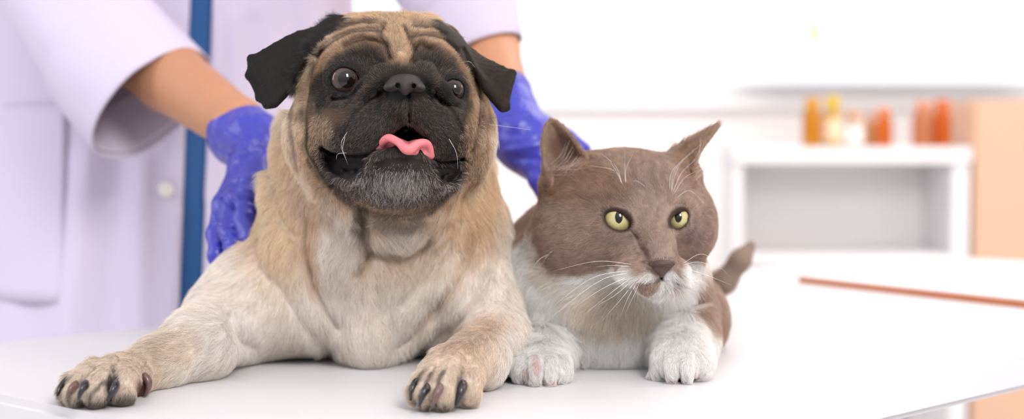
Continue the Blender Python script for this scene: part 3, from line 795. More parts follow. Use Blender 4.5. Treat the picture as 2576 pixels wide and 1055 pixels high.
# nose leather with comma-shaped nostrils
def pnose():
    f = Field((pt(950, 0, 1.15)[0], 1.130, pt(0, 262, 1.15)[2]), (pt(1085, 0, 1.15)[0], 1.180, pt(0, 178, 1.15)[2]), .0005)
    f.E(1018, 211, 1.164, 45, 22, .018, k=.003)
    f.E(1019, 200, 1.158, 30, 11, .010, k=.005)
    f.E(983, 218, 1.156, 19, 12, .0105, rot=-14, k=.003)
    f.E(1053, 219, 1.157, 17, 12, .0105, rot=14, k=.003)
    f.E(1020, 218, 1.154, 13, 22, .0105, k=.003)
    f.T([(1000, 206, 1.1415, 7), (1001, 216, 1.1410, 9), (991, 228, 1.1470, 7), (976, 233, 1.152, 6)], k=.0008, mode='sub')
    f.T([(1040, 207, 1.1420, 7), (1040, 217, 1.1415, 9), (1049, 229, 1.1475, 7), (1062, 233, 1.153, 6)], k=.0008, mode='sub')
    f.T([(1001, 214, 1.142, 6), (1000, 216, 1.156, 5)], k=.001, mode='sub'); f.T([(1040, 215, 1.142, 6), (1041, 217, 1.156, 5)], k=.001, mode='sub')
    f.T([(1021, 216, 1.1425, 1.6), (1023, 235, 1.1440, 1.8), (1025, 252, 1.148, 1.8)], k=.001, mode='sub')
    return keep_big(*f.mesh())
nv_, nq_ = pnose()
nv_[:, 1] += .0012
mesh_obj('nose', nv_, nq_, simple('pug nose', lin(44, 39, 38), .55, .45, bump=.0005, bscale=1100), pug)

# tongue: the rolled edge dips in the middle, its body runs back into the mouth
def tongue():
    f = Field(pt(925, 425, 1.12) - .005, pt(1115, 300, 1.26) + .005, .0006)
    def spl(K, n=6):
        K = [np.array(k, float) for k in K]; K = [2 * K[0] - K[1]] + K + [2 * K[-1] - K[-2]]; out = []
        for i in range(1, len(K) - 2):
            p0, p1, p2, p3 = K[i - 1:i + 3]
            for j in range(n):
                t = j / n; out.append(.5 * (2 * p1 + (p2 - p0) * t + (2 * p0 - 5 * p1 + 4 * p2 - p3) * t * t + (3 * p1 - p0 - 3 * p2 + p3) * t ** 3))
        return out + [K[-2]]
    top = spl([(968, 374, 1.168, 5), (963, 358, 1.160, 7), (978, 347, 1.153, 8), (1000, 357, 1.149, 8), (1016, 372, 1.146, 9), (1029, 378, 1.145, 9), (1042, 368, 1.147, 9), (1058, 360, 1.151, 9), (1074, 362, 1.157, 7.5), (1081, 376, 1.162, 6), (1083, 392, 1.166, 5)])
    back = [(1027 + (q[0] - 1027) * .6, 364 + (q[1] - 372) * .3, q[2] + .040) for q in top]
    f.T(top, k=.002, kj=.0008)
    for i in range(len(top) - 1):
        A, B = pt(*top[i][:3]), pt(*top[i + 1][:3]); C2, D2 = pt(*back[i]), pt(*back[i + 1])
        f.tri(A, B, C2, .0020, k=.0015); f.tri(B, C2, D2, .0020, k=.0015)
    f.T([(948, 374, 1.172, 4), (960, 370, 1.166, 6)], k=.002)
    f.E(1029, 376, 1.150, 16, 10, .008, k=.004)
    f.tri(pt(1036, 380, 1.151), pt(1060, 364, 1.158), pt(1083, 392, 1.168), .0018, k=.003); f.tri(pt(1036, 380, 1.151), pt(1060, 386, 1.160), pt(1083, 392, 1.168), .0018, k=.003)
    f.tri(pt(964, 372, 1.170), pt(980, 352, 1.160), pt(990, 366, 1.160), .0016, k=.003)
    return keep_big(*f.mesh())
tv, tq = tongue()
mesh_obj('tongue', tv, tq, simple('tongue pink', lin(216, 120, 126), .40, .5, bump=.0003, bscale=1400, sss=.2, var=.08), pug)

# claws
def claw(parent, p0, p1, p2, r, mat, name='claw'):
    P = [Vector(pt(*p0)) + Vector((0, .006, 0)), Vector(pt(*p1)) + Vector((0, .005, 0)), Vector(pt(*p2)) + Vector((0, .003, .001))]
    V = []; Fc = []; S = 12; K = 9
    for i in range(K):
        t = i / (K - 1)
        p = P[0] * (1 - t) ** 2 + P[1] * 2 * t * (1 - t) + P[2] * t * t
        tn = ((P[1] - P[0]) * (1 - t) + (P[2] - P[1]) * t).normalized()
        u = Vector((1, 0, 0)); u = (u - tn * u.dot(tn)).normalized(); w = tn.cross(u)
        rr = r * (1 - .6 * t ** 1.6)
        for s in range(S):
            a = 2 * math.pi * s / S
            V.append(p + u * math.cos(a) * rr * .8 + w * math.sin(a) * rr * 1.1)
        if i:
            o = (i - 1) * S
            for s in range(S): Fc.append((o + s, o + (s + 1) % S, o + S + (s + 1) % S, o + S + s))
    Fc.append(tuple(range(S))[::-1]); Fc.append(tuple(range((K - 1) * S, K * S)))
    return mesh_obj(name, V, Fc, mat, parent)
ck = simple('claw black', lin(34, 32, 36), .3, .5, var=.3, bscale=300, coat=.3)
cb = simple('claw brown', lin(104, 76, 72), .35, .5, var=.3, bscale=300, coat=.3)
for a, b, c, r, m in (((168, 958, 1.115), (142, 975, 1.100), (141, 1002, 1.101), .0032, ck), ((186, 972, 1.088), (168, 980, 1.080), (166, 1008, 1.084), .0032, cb),
                      ((210, 972, 1.080), (200, 978, 1.070), (194, 1012, 1.076), .0036, ck), ((286, 972, 1.096), (284, 980, 1.084), (268, 1013, 1.090), .0040, ck),
                      ((358, 952, 1.146), (382, 966, 1.143), (362, 1000, 1.148), .0042, cb),
                      ((1046, 966, 1.094), (1034, 975, 1.084), (1032, 1012, 1.088), .0034, ck), ((1074, 980, 1.076), (1062, 992, 1.068), (1054, 1027, 1.074), .0036, ck),
                      ((1106, 980, 1.070), (1100, 992, 1.062), (1086, 1028, 1.068), .0038, cb), ((1164, 975, 1.086), (1160, 988, 1.076), (1148, 1025, 1.082), .0046, ck)):
    claw(pug, a, b, c, r, m)

# whiskers
wm = simple('white whisker', (.85, .83, .8), .4); wd = simple('dark whisker', (.05, .04, .035), .4)
for P, m in ((((868, 345, 1.165), (862, 375, 1.150), (870, 398, 1.148)), wm), (((872, 385, 1.165), (850, 388, 1.150), (846, 402, 1.152)), wm), (((1130, 350, 1.168), (1148, 385, 1.158), (1152, 425, 1.160)), wm),
             (((875, 330, 1.168), (858, 365, 1.150), (876, 415, 1.152)), wm), (((1215, 312, 1.24), (1270, 318, 1.23), (1335, 327, 1.23)), wm), (((1205, 300, 1.24), (1270, 294, 1.23), (1330, 278, 1.23)), wd),
             (((1200, 400, 1.24), (1215, 450, 1.24), (1235, 475, 1.24)), wd), (((740, 290, 1.25), (715, 285, 1.24), (692, 268, 1.235)), wd), (((960, 500, 1.19), (1010, 490, 1.17), (1055, 470, 1.165)), wd),
             (((1125, 120, 1.24), (1150, 92, 1.23), (1190, 100, 1.23)), wd), (((1150, 160, 1.23), (1180, 155, 1.22), (1195, 170, 1.22)), wm), (((905, 60, 1.25), (903, 40, 1.25), (906, 20, 1.25)), wm),
             (((830, 470, 1.21), (800, 475, 1.2), (790, 500, 1.2)), wd), (((1155, 400, 1.19), (1165, 450, 1.18), (1150, 500, 1.18)), wd)):
    strand('whisker', pug, [pt(*p) for p in P], .00016, m)
# ================================================================== CAT
cat = empty('cat', (.09, 1.36, TZ))
tag(cat, 'grey and white cat with green eyes lying on the white table', 'cat')
CE_L = pt(1554, 553, 1.2425); CR_L = 39 * 1.2425 / F
CE_R = pt(1706, 551, 1.2500); CR_R = 36 * 1.25 / F

def build_cat():
    f = Field((-.035, 1.16, TZ - .01), (.275, 1.80, TZ + .235), HQ)
    # trunk
    f.T([(1525, 740, 1.40, 225), (1520, 735, 1.52, 240), (1540, 740, 1.62, 200)], k=.03)
    f.E(1500, 700, 1.43, 232, 215, .09, k=.04)
    f.E(1520, 770, 1.355, 225, 130, .06, k=.035)
    f.E(1530, 850, 1.335, 190, 85, .045, k=.03)
    f.E(1755, 800, 1.435, 70, 92, .065, k=.02)
    f.E(1325, 780, 1.50, 64, 110, .08, k=.02)
    # neck and ruff
    f.T([(1540, 560, 1.33, 160), (1510, 680, 1.35, 205)], k=.03)
    f.E(1480, 690, 1.325, 195, 120, .05, k=.03)
    f.E(1690, 690, 1.33, 80, 90, .04, k=.03)
    # tail
    f.T([(1640, 760, 1.66, 80), (1760, 745, 1.68, 38), (1825, 705, 1.65, 24), (1862, 655, 1.64, 20), (1888, 620, 1.645, 12)], k=.03)
    # forelegs and feet
    f.T([(1360, 800, 1.33, 80), (1368, 870, 1.30, 72), (1362, 915, 1.25, 58)], k=.02, kj=.012)
    f.T([(1725, 790, 1.35, 70), (1725, 850, 1.31, 72), (1715, 900, 1.26, 66)], k=.02, kj=.012)
    f.E(1364, 922, 1.238, 76, 46, .034, k=.012)
    f.E(1712, 905, 1.252, 84, 54, .036, k=.012)
    for x, y, Y, r in ((1312, 925, 1.218, 27), (1348, 932, 1.208, 28), (1385, 935, 1.210, 28), (1415, 928, 1.222, 24)):
        f.E(x, y, Y, r, r * 1.35, .012, k=.005)
    for x, y, Y, r in ((1655, 920, 1.238, 25), (1690, 926, 1.222, 26), (1728, 927, 1.220, 27), (1765, 918, 1.234, 26)):
        f.E(x, y, Y, r, r * 1.4, .012, k=.005)
    # head
    f.E(1565, 520, 1.30, 190, 128, .062, k=.02)
    f.E(1590, 458, 1.305, 138, 66, .05, k=.02)
    f.E(1450, 590, 1.288, 105, 92, .045, k=.025)
    f.E(1742, 565, 1.298, 58, 84, .038, k=.02)
    f.E(1590, 590, 1.272, 130, 95, .042, k=.02)
    f.T([(1632, 500, 1.262, 52), (1645, 560, 1.243, 40), (1658, 620, 1.218, 33), (1663, 655, 1.205, 29)], k=.022, kj=.008)
    f.E(1665, 664, 1.203, 27, 17, .010, k=.006)
    f.E(1615, 686, 1.216, 58, 30, .024, rot=8, k=.010)
    f.E(1702, 682, 1.219, 28, 32, .018, k=.012)
    f.E(1604, 640, 1.240, 42, 40, .018, k=.02)
    f.E(1657, 706, 1.213, 24, 14, .014, k=.008)
    f.E(1640, 722, 1.222, 42, 25, .022, k=.008)
    # brow and under-eye
    f.T([(1500, 515, 1.262, 26), (1560, 505, 1.252, 26), (1610, 530, 1.245, 22)], k=.014)
    f.T([(1690, 515, 1.256, 20), (1730, 520, 1.262, 22)], k=.012)
    f.T([(1530, 610, 1.262, 30), (1590, 620, 1.245, 28)], k=.014)
    for e, rr, px, py, Y, ox, oy, ro in ((CE_L, CR_L, 1555, 554, 1.2425, 37, 25, 25), (CE_R, CR_R, 1708, 551, 1.25, 30, 21, -55)):
        f.ell(e + np.array([0, .001, 0]), (rr * 1.30, rr * 1.13, rr * 1.18), k=.010)
        f.ell(e, (rr,) * 3, k=.001, mode='sub')
        f.E(px, py, Y - .014, ox, oy, .013, rot=ro, k=.0012, mode='sub')
    f.T([(1512, 538, 1.250, 10), (1545, 523, 1.238, 13), (1582, 536, 1.232, 12), (1600, 560, 1.232, 9)], k=.006, kj=.004)
    f.T([(1682, 540, 1.236, 9), (1704, 523, 1.240, 11), (1730, 517, 1.252, 11)], k=.006, kj=.004)
    # ears
    def tris(P, T, r, k=.005):
        Q = {n: pt(*v) for n, v in P.items()}
        for t in T: f.tri(Q[t[0]], Q[t[1]], Q[t[2]], r, k)
    f.E(1440, 455, 1.305, 62, 36, .022, rot=-30, k=.02)
    f.sheet([(1378, 470, 1.287), (1369, 414, 1.287), (1365, 360, 1.292), (1367, 334, 1.296), (1375, 314, 1.300), (1386, 304, 1.303)],
            [(1508, 428, 1.280), (1486, 408, 1.282), (1459, 373, 1.287), (1435, 341, 1.292), (1408, 312, 1.298), (1388, 304, 1.303)], lambda t: .024 * (1 - t) ** .8 + .001, .0016, nu=11, nv=8, k=.004)
    f.E(1425, 452, 1.312, 50, 34, .016, rot=-15, k=.02)
    f.T([(1376, 430, 1.285, 8), (1378, 460, 1.283, 12), (1390, 490, 1.285, 14)], k=.005)
    f.E(1715, 430, 1.315, 40, 40, .02, k=.02)
    f.sheet([(1684, 384, 1.302), (1730, 353, 1.303), (1776, 329, 1.303), (1805, 315, 1.302)],
            [(1742, 470, 1.280), (1746, 430, 1.280), (1753, 400, 1.284), (1765, 372, 1.288), (1786, 347, 1.296), (1806, 315, 1.302)], lambda t: .014 * (1 - t) + .0005, .0016, nu=11, nv=8, k=.004)
    g = -.0025
    f.relief([([(1600, 705), (1630, 708), (1650, 707), (1664, 702), (1680, 712), (1705, 705)], 4, g * .7), ([(1664, 685), (1664, 703)], 4, g),
              ([(1600, 600), (1625, 640), (1640, 670)], 9, g * .35), ([(1590, 585), (1605, 600)], 5, g),
              ([(1325, 800), (1400, 818), (1445, 860), (1450, 920)], 10, -.006), ([(1760, 760), (1680, 800), (1640, 850), (1630, 920)], 10, -.006),
              ([(1330, 905), (1330, 950)], 4, -.002), ([(1367, 905), (1367, 960)], 4, -.002), ([(1402, 905), (1402, 960)], 4, -.002),
              ([(1672, 890), (1672, 960)], 4, -.002), ([(1710, 890), (1709, 960)], 4, -.002), ([(1747, 890), (1747, 960)], 4, -.002)], None, (1270, 1830), (380, 975), (1.17, 1.36))
    f.floor(TZ + .001)
    return keep_big(*f.mesh())
catV, catQ = build_cat()

CG = lin(186, 163, 148); CW = lin(253, 249, 245); CD = lin(128, 106, 96); CBR = lin(170, 136, 110)
BH = (0, 1.40)
catcol = Paint(CG)
# bib: white chest, throat and feet
catcol.poly([(1330, 585), (1300, 610), (1262, 640), (1262, 800), (1300, 1000), (1745, 1000), (1840, 960), (1790, 850), (1745, 780), (1750, 720), (1800, 640), (1790, 600), (1500, 600)], CW, 12, Y=(0, 1.40))
catcol.poly([(1255, 860), (1460, 860), (1460, 1000), (1255, 1000)], CW, 12, Y=(0, 1.34)).poly([(1610, 820), (1810, 830), (1830, 1000), (1610, 1000)], CW, 12, Y=(0, 1.34))
catcol.blob(1540, 770, 110, 60, lin(222, 206, 184), soft=1, op=.7, Y=(0, 1.33)).blob(1400, 660, 50, 60, lin(222, 206, 186), soft=1, op=.5, Y=(0, 1.36))
# grey cap and cheeks
catcol.poly([(1338, 480), (1345, 600), (1358, 650), (1385, 675), (1430, 690), (1480, 690), (1540, 676), (1580, 672), (1600, 687), (1640, 690), (1656, 700), (1668, 700), (1690, 682), (1708, 694), (1716, 668), (1722, 655), (1770, 660), (1805, 620), (1820, 520), (1780, 440), (1830, 300), (1350, 280)], CG, 6, Y=(0, 1.335))
catcol.blob(1330, 620, 45, 70, CG, soft=.8, Y=(1.34, 2), op=.9)
catcol.blob(1340, 560, 60, 60, CG, soft=.6, Y=(1.31, 2))
catcol.poly([(1552, 672), (1574, 674), (1602, 690), (1640, 693), (1652, 702), (1625, 714), (1590, 702)], CW, 4, Y=(0, 1.24)).blob(1688, 700, 20, 15, CW, soft=.5, Y=(0, 1.24))
catcol.poly([(1600, 714), (1640, 709), (1664, 706), (1655, 730), (1630, 745), (1608, 736)], CG, 4, Y=(0, 1.25)).blob(1700, 722, 14, 10, lin(180, 162, 152), soft=.8, Y=(0, 1.25))
# warmer, darker brow and ears; soft stripes
catcol.poly([(1350, 300), (1400, 290), (1510, 410), (1600, 480), (1560, 520), (1480, 530), (1380, 500), (1360, 470)], CBR, 18, op=.7, Y=(0, 1.33))
catcol.poly([(1690, 380), (1815, 300), (1770, 420), (1745, 480), (1715, 450)], CBR, 10, op=.8, Y=(0, 1.33))
for xo in (1590, 1615, 1640, 1665):
    catcol.line([(xo, 400), (xo + 6, 450), (xo + 14, 500)], CD, 3, 8, .35, Y=(0, 1.3))
catcol.line([(1600, 590), (1618, 625), (1632, 660)], CD, 7, 9, .75, Y=(0, 1.28)).line([(1500, 505), (1560, 500), (1600, 525)], CD, 6, 12, .4, Y=(0, 1.3))
catcol.blob(1530, 500, 60, 14, lin(150, 128, 116), soft=1, op=.5, Y=(0, 1.3)).blob(1560, 602, 45, 12, lin(160, 140, 132), soft=1, op=.6, Y=(0, 1.3)).blob(1735, 590, 22, 14, lin(160, 140, 132), soft=1, op=.6, Y=(0, 1.3))
catcol.blob(1425, 390, 34, 60, lin(136, 106, 92), rot=-25, soft=.6, Y=(1.285, 1.33)).line([(1376, 440), (1385, 485)], lin(120, 84, 72), 5, 6, .8, Y=(0, 1.31))
catcol.blob(1555, 554, 43, 31, lin(84, 64, 56), rot=25, soft=.25, Y=(0, 1.27)).blob(1708, 551, 35, 26, lin(84, 64, 56), rot=-55, soft=.25, Y=(0, 1.27))
catcol.poly([(1630, 662), (1650, 657), (1685, 655), (1698, 662), (1680, 680), (1666, 702), (1655, 690)], lin(72, 54, 48), 3, Y=(0, 1.21))
catcol.line([(1622, 706), (1650, 706), (1664, 702), (1680, 712)], lin(110, 80, 74), 2, 3, .8, Y=(0, 1.24))
for x, y, rx, ry in ((1348, 917, 9, 20), (1325, 935, 9, 10), (1700, 957, 20, 5), (1755, 945, 8, 8), (1385, 962, 26, 5)):
    catcol.blob(x, y, rx, ry, lin(226, 178, 174), soft=.9, op=.55, Y=(0, 1.24))

cbare = Paint([1.0])
cbare.blob(1555, 554, 39, 27, [0], rot=25, soft=.12, Y=(0, 1.27)).blob(1708, 551, 32, 23, [0], rot=-55, soft=.12, Y=(0, 1.27))
cbare.poly([(1632, 664), (1650, 659), (1685, 657), (1696, 663), (1680, 680), (1666, 700), (1655, 690)], [0], 3, Y=(0, 1.21))
clen = Paint([.012])
clen.blob(1860, 660, 80, 80, [.005], soft=.5, Y=(1.55, 2))
clen.blob(1480, 780, 260, 190, [.017], soft=.5, Y=(0, 1.42)).blob(1300, 700, 60, 150, [.018], soft=.5)
clen.poly([(1335, 480), (1345, 600), (1358, 670), (1480, 700), (1600, 690), (1720, 690), (1790, 650), (1815, 540), (1780, 440), (1830, 300), (1350, 280)], [.0068], 14, Y=(0, 1.335))
clen.blob(1640, 590, 70, 110, [.0038], rot=-10, soft=.6, Y=(0, 1.28)).blob(1660, 670, 50, 30, [.003], soft=.6, Y=(0, 1.24))
clen.blob(1630, 725, 50, 25, [.0045], soft=.5, Y=(0, 1.25))
clen.poly([(1350, 290), (1400, 290), (1500, 415), (1370, 450)], [.0028], 8, Y=(0, 1.33)).poly([(1690, 385), (1815, 300), (1765, 440), (1745, 470)], [.0028], 8, Y=(0, 1.33))
clen.blob(1364, 915, 95, 60, [.0055], soft=.5, Y=(0, 1.27)).blob(1715, 900, 100, 70, [.0055], soft=.5, Y=(0, 1.28))
clen.blob(1555, 554, 46, 36, [.002], rot=24, soft=.4, Y=(0, 1.27)).blob(1706, 551, 36, 36, [.002], rot=-20, soft=.4, Y=(0, 1.27))
CGD = [(1650, 560, 1.23, -.1, -1, .5), (1640, 480, 1.25, -.1, -1, .4), (1600, 420, 1.27, -.2, -1, .6), (1560, 480, 1.25, -.5, -.8, .4), (1520, 480, 1.26, -.9, -.5, .4), (1700, 480, 1.26, .5, -1, .4), (1740, 500, 1.27, .9, -.4, .4),
       (1480, 550, 1.26, -1, 0, .4), (1440, 600, 1.26, -1, .3, .4), (1500, 620, 1.25, -1, .3, .3), (1590, 620, 1.23, -.9, .6, .3), (1420, 660, 1.28, -.8, .8, .3), (1380, 560, 1.28, -.9, .3, .4),
       (1750, 570, 1.27, 1, .4, .4), (1770, 620, 1.28, .7, .9, .3), (1730, 620, 1.25, .8, .7, .3), (1700, 690, 1.2, .7, .7, .3), (1620, 690, 1.19, -.9, .5, .3), (1640, 730, 1.2, 0, 1, .3), (1665, 640, 1.19, 0, -1, .4),
       (1400, 380, 1.29, -.2, -1, 0), (1460, 400, 1.29, -.5, -1, 0), (1760, 370, 1.29, .7, -1, 0), (1440, 460, 1.28, -.8, -.4, .4),
       (1350, 700, 1.33, -.6, 1, .2), (1300, 640, 1.36, -.8, .8, .3), (1290, 760, 1.35, -.4, 1, .1), (1450, 760, 1.3, -.2, 1, .1), (1600, 760, 1.3, .1, 1, .1), (1540, 860, 1.3, 0, 1, .1), (1720, 740, 1.31, .5, 1, .1),
       (1370, 840, 1.28, 0, 1, -.3), (1365, 900, 1.22, 0, 1, -.5), (1720, 840, 1.29, 0, 1, -.3), (1715, 890, 1.23, 0, 1, -.5),
       (1800, 720, 1.42, .3, 1, .3), (1810, 840, 1.42, .2, 1, .2), (1790, 650, 1.45, .3, .8, .6), (1300, 500, 1.48, -.3, .2, 1), (1250, 600, 1.48, -.5, .6, 1), (1500, 480, 1.5, 0, -.1, 1), (1520, 600, 1.7, 0, 1, .6),
       (1850, 680, 1.64, .7, -1, 0), (1890, 620, 1.64, .5, -1, 0)]
cskin = attr_mat('cat skin', .8, .2)
mesh_obj('body', catV, catQ, cskin, cat, col=catcol(catV) * .5)
if not NOFUR:
    def cdens(P):
        return cbare(P)[:, 0] * (.25 + .75 * smooth01((1.50 - P[:, 1]) / .08)) * (1 + 1.3 * smooth01((1.30 - P[:, 1]) / .03))
    def ccolr(P):
        c = catcol(P, 5)
        gy = c[:, 0] < .5
        c[gy] *= (.76 + .46 * vnoise(P, 330, 31) * 1.0)[gy][:, None]
        r = rng.random(len(P))
        g = (r < .07) & (c[:, 0] < .35); c[g] = c[g] * 1.7
        d = (r > .88) & (c[:, 0] < .35); c[d] *= .6
        return c
    fur('fur', cat, hair_mat('cat coat', .42, .04), catV, catQ, 110000 if FAST else 380000, cdens, lambda P: clen(P)[:, 0], ccolr, CGD, lift=.42, rad=9e-5 if FAST else 6.5e-5, clump=.3, jit=.22, clumpsize=.0045)
    # long pale wisps inside the ear
    cv_pts = []
for (a, b) in (((1402, 430, 1.286), (1450, 385, 1.272)), ((1405, 425, 1.286), (1460, 395, 1.272)), ((1400, 435, 1.286), (1470, 410, 1.270)), ((1398, 420, 1.288), (1440, 375, 1.275)), ((1395, 440, 1.285), (1462, 420, 1.270)), ((1392, 415, 1.288), (1425, 360, 1.278)), ((1400, 445, 1.284), (1455, 432, 1.270)),
               ((1748, 430, 1.280), (1785, 372, 1.275)), ((1752, 440, 1.278), (1790, 385, 1.272)), ((1750, 450, 1.276), (1782, 405, 1.270)), ((1745, 420, 1.282), (1775, 350, 1.278))):
    for k in range(4):
        j = lambda s: rng.normal(0, s)
        a2 = (a[0] + j(5), a[1] + j(6), a[2]); b2 = (b[0] + j(8), b[1] + j(8), b[2] + j(.003))
        mid = ((a2[0] + b2[0]) / 2 + 3, (a2[1] + b2[1]) / 2 + 7, (a2[2] + b2[2]) / 2 - .004)
        cv_pts.append([pt(*a2), pt(*mid), pt(*b2)]) if not NOFUR else None
if not NOFUR:
    cv = bpy.data.hair_curves.new('ear_tuft'); cv.add_curves([3] * len(cv_pts))
    cv.position_data.foreach_set('vector', np.array(cv_pts, np.float32).ravel())
    ra = cv.attributes.new('radius', 'FLOAT', 'POINT'); ra.data.foreach_set('value', np.tile(np.array([1.1e-4, 9e-5, 2e-5], np.float32), len(cv_pts)))
    ca = cv.attributes.new('Col', 'FLOAT_COLOR', 'POINT'); ca.data.foreach_set('color', np.tile(np.array([.72, .62, .56, 1], np.float32), 3 * len(cv_pts)))
    cv.materials.append(bpy.data.materials['cat coat'])
    link('ear_tuft', cv, cat)

eye('eye', cat, CE_L, CR_L * .985, (.00, -1, .22), .96, .41, (lin(194, 184, 132), lin(184, 172, 116)), slit=.62, white=(.6, .6, .62))
eye('eye', cat, CE_R, CR_R * .985, (-.10, -1, .20), .96, .41, (lin(194, 184, 132), lin(184, 172, 116)), slit=.62, white=(.6, .6, .62))
# nose leather
def cnose():
    f = Field(pt(1615, 712, 1.17) - .004, pt(1712, 640, 1.22) + .004, .0006)
    f.tri(pt(1637, 666, 1.190), pt(1693, 663, 1.190), pt(1666, 690, 1.189), .0018, k=.002)
    f.E(1665, 664, 1.188, 20, 9, .004, k=.004)
    f.E(1664, 682, 1.190, 5, 16, .003, k=.003)
    f.T([(1650, 670, 1.182, 4), (1641, 674, 1.188, 3.5), (1636, 672, 1.194, 2)], k=.001, mode='sub')
    return f.mesh()
nv, nq = cnose()
mesh_obj('nose', nv, nq, simple('cat nose', lin(74, 56, 50), .5, .4, bump=.0002, bscale=1500), cat)
cwm = simple('cat whisker', (.92, .9, .87), .35)
WL = [# brow
      ((1566, 470), (1550, 420), (1508, 383)), ((1570, 478), (1545, 430), (1482, 417)), ((1574, 480), (1572, 430), (1572, 380)), ((1578, 478), (1574, 430), (1594, 384)), ((1572, 482), (1556, 440), (1530, 400)),
      ((1588, 470), (1600, 455), (1632, 478)), ((1684, 480), (1692, 430), (1750, 372)), ((1688, 482), (1700, 425), (1765, 362)), ((1692, 486), (1715, 435), (1758, 395)), ((1694, 490), (1720, 450), (1752, 430)),
      ((1690, 484), (1698, 440), (1720, 400)), ((1700, 500), (1735, 480), (1775, 515)),
      # muzzle, left
      ((1588, 665), (1500, 658), (1392, 682)), ((1590, 680), (1490, 700), (1385, 775)), ((1592, 684), (1500, 712), (1350, 828)), ((1594, 690), (1510, 730), (1422, 790)), ((1598, 692), (1540, 735), (1460, 800)),
      ((1600, 696), (1545, 745), (1478, 780)), ((1604, 700), (1565, 750), (1508, 815)), ((1586, 672), (1540, 668), (1500, 672)), ((1608, 702), (1580, 750), (1560, 800)), ((1612, 704), (1596, 740), (1572, 790)),
      ((1380, 640), (1355, 655), (1330, 690)), ((1400, 625), (1380, 640), (1360, 670)),
      # muzzle, right
      ((1715, 668), (1760, 660), (1815, 678)), ((1716, 674), (1770, 690), (1840, 718)), ((1716, 680), (1760, 715), (1800, 760)), ((1714, 684), (1750, 720), (1780, 768)), ((1716, 664), (1770, 640), (1830, 690))]
for i, P in enumerate(WL):
    y0 = 1.245 if i < 12 else (1.20 if i < 22 else (1.262 if i < 24 else 1.205))
    dy = (-.006, -.010) if i < 12 else ((-.012, -.004) if i < 24 else (-.004, .012))
    strand('whisker', cat, [pt(*P[0], y0), pt(*P[1], y0 + dy[0]), pt(*P[2], y0 + dy[1])], .00016, cwm, tip=.15)
# ================================================================== PERSON in a lab coat
person = empty('person', (-.41, 1.95, 0))
tag(person, 'person in white lab coat and blue gloves, hands on the pug and the cat', 'person')
skinm = simple('person skin', lin(188, 134, 100), .5, .4, sss=.15, var=.05, bscale=30)
coatm = simple('coat cotton', lin(208, 199, 219), .8, .2, bump=.0006, bscale=18, stretch=(1, 1, .3))
scrubm = simple('scrubs blue', lin(58, 98, 150), .85, .15, bump=.0005, bscale=25)
glovem = simple('nitrile blue', lin(60, 62, 172), .30, .5, bump=.0030, bscale=75, stretch=(1, 1, .55), var=.12)
darkt = simple('dark cloth', lin(70, 78, 100), .9)

def person_body():
    f = Field((-.78, 1.40, 0.0), (.10, 2.12, 1.80), .0075 if FAST else .006)
    CX, CY = -.41, 1.94
    f.cone((CX, CY, .92), (CX, CY, 1.30), .105, .105, k=.03)
    f.ell((CX, CY, 1.32), (.16, .09, .10), k=.03)
    f.cone((CX - .17, CY, 1.43), (CX + .17, CY, 1.43), .05, .05, k=.04)
    f.cone((CX, CY - .01, 1.44), (CX, CY - .03, 1.54), .055, .052, k=.03)
    f.ell((CX, CY - .05, 1.66), (.075, .095, .115), k=.02)
    f.ell((CX, CY - .075, 1.61), (.055, .06, .06), k=.02)
    f.cone((CX, CY - .145, 1.66), (CX, CY - .163, 1.635), .009, .013, k=.012)
    for s in (-1, 1):
        f.ell((CX + s * .075, CY - .04, 1.655), (.01, .018, .03), k=.006)
        f.cone((CX + s * .09, CY, .92), (CX + s * .10, CY, .48), .085, .058, k=.04)
        f.cone((CX + s * .10, CY, .48), (CX + s * .10, CY + .01, .09), .055, .036, k=.02)
        f.cone((CX + s * .10, CY + .02, .04), (CX + s * .11, CY - .13, .03), .04, .034, k=.02)
    E1 = pt(215, 30, 1.76); W1 = pt(620, 330, 1.49)
    f.cone((CX - .18, CY, 1.42), E1, .055, .045, k=.03)
    f.T([(215, 30, 1.76, 95), (430, 195, 1.64, 88), (600, 318, 1.505, 70), (635, 350, 1.482, 50)], k=.02)
    f.T([(635, 350, 1.482, 50), (658, 390, 1.455, 28)], k=.01)
    f.cone((CX + .18, CY, 1.42), pt(1120, -110, 1.74), .055, .045, k=.03)
    f.T([(1120, -110, 1.74, 92), (1222, 130, 1.665, 82), (1280, 262, 1.575, 60), (1340, 385, 1.53, 40)], k=.02)
    return keep_big(*f.mesh())
pv, pq = person_body()
mesh_obj('body', pv, pq, skinm, person)

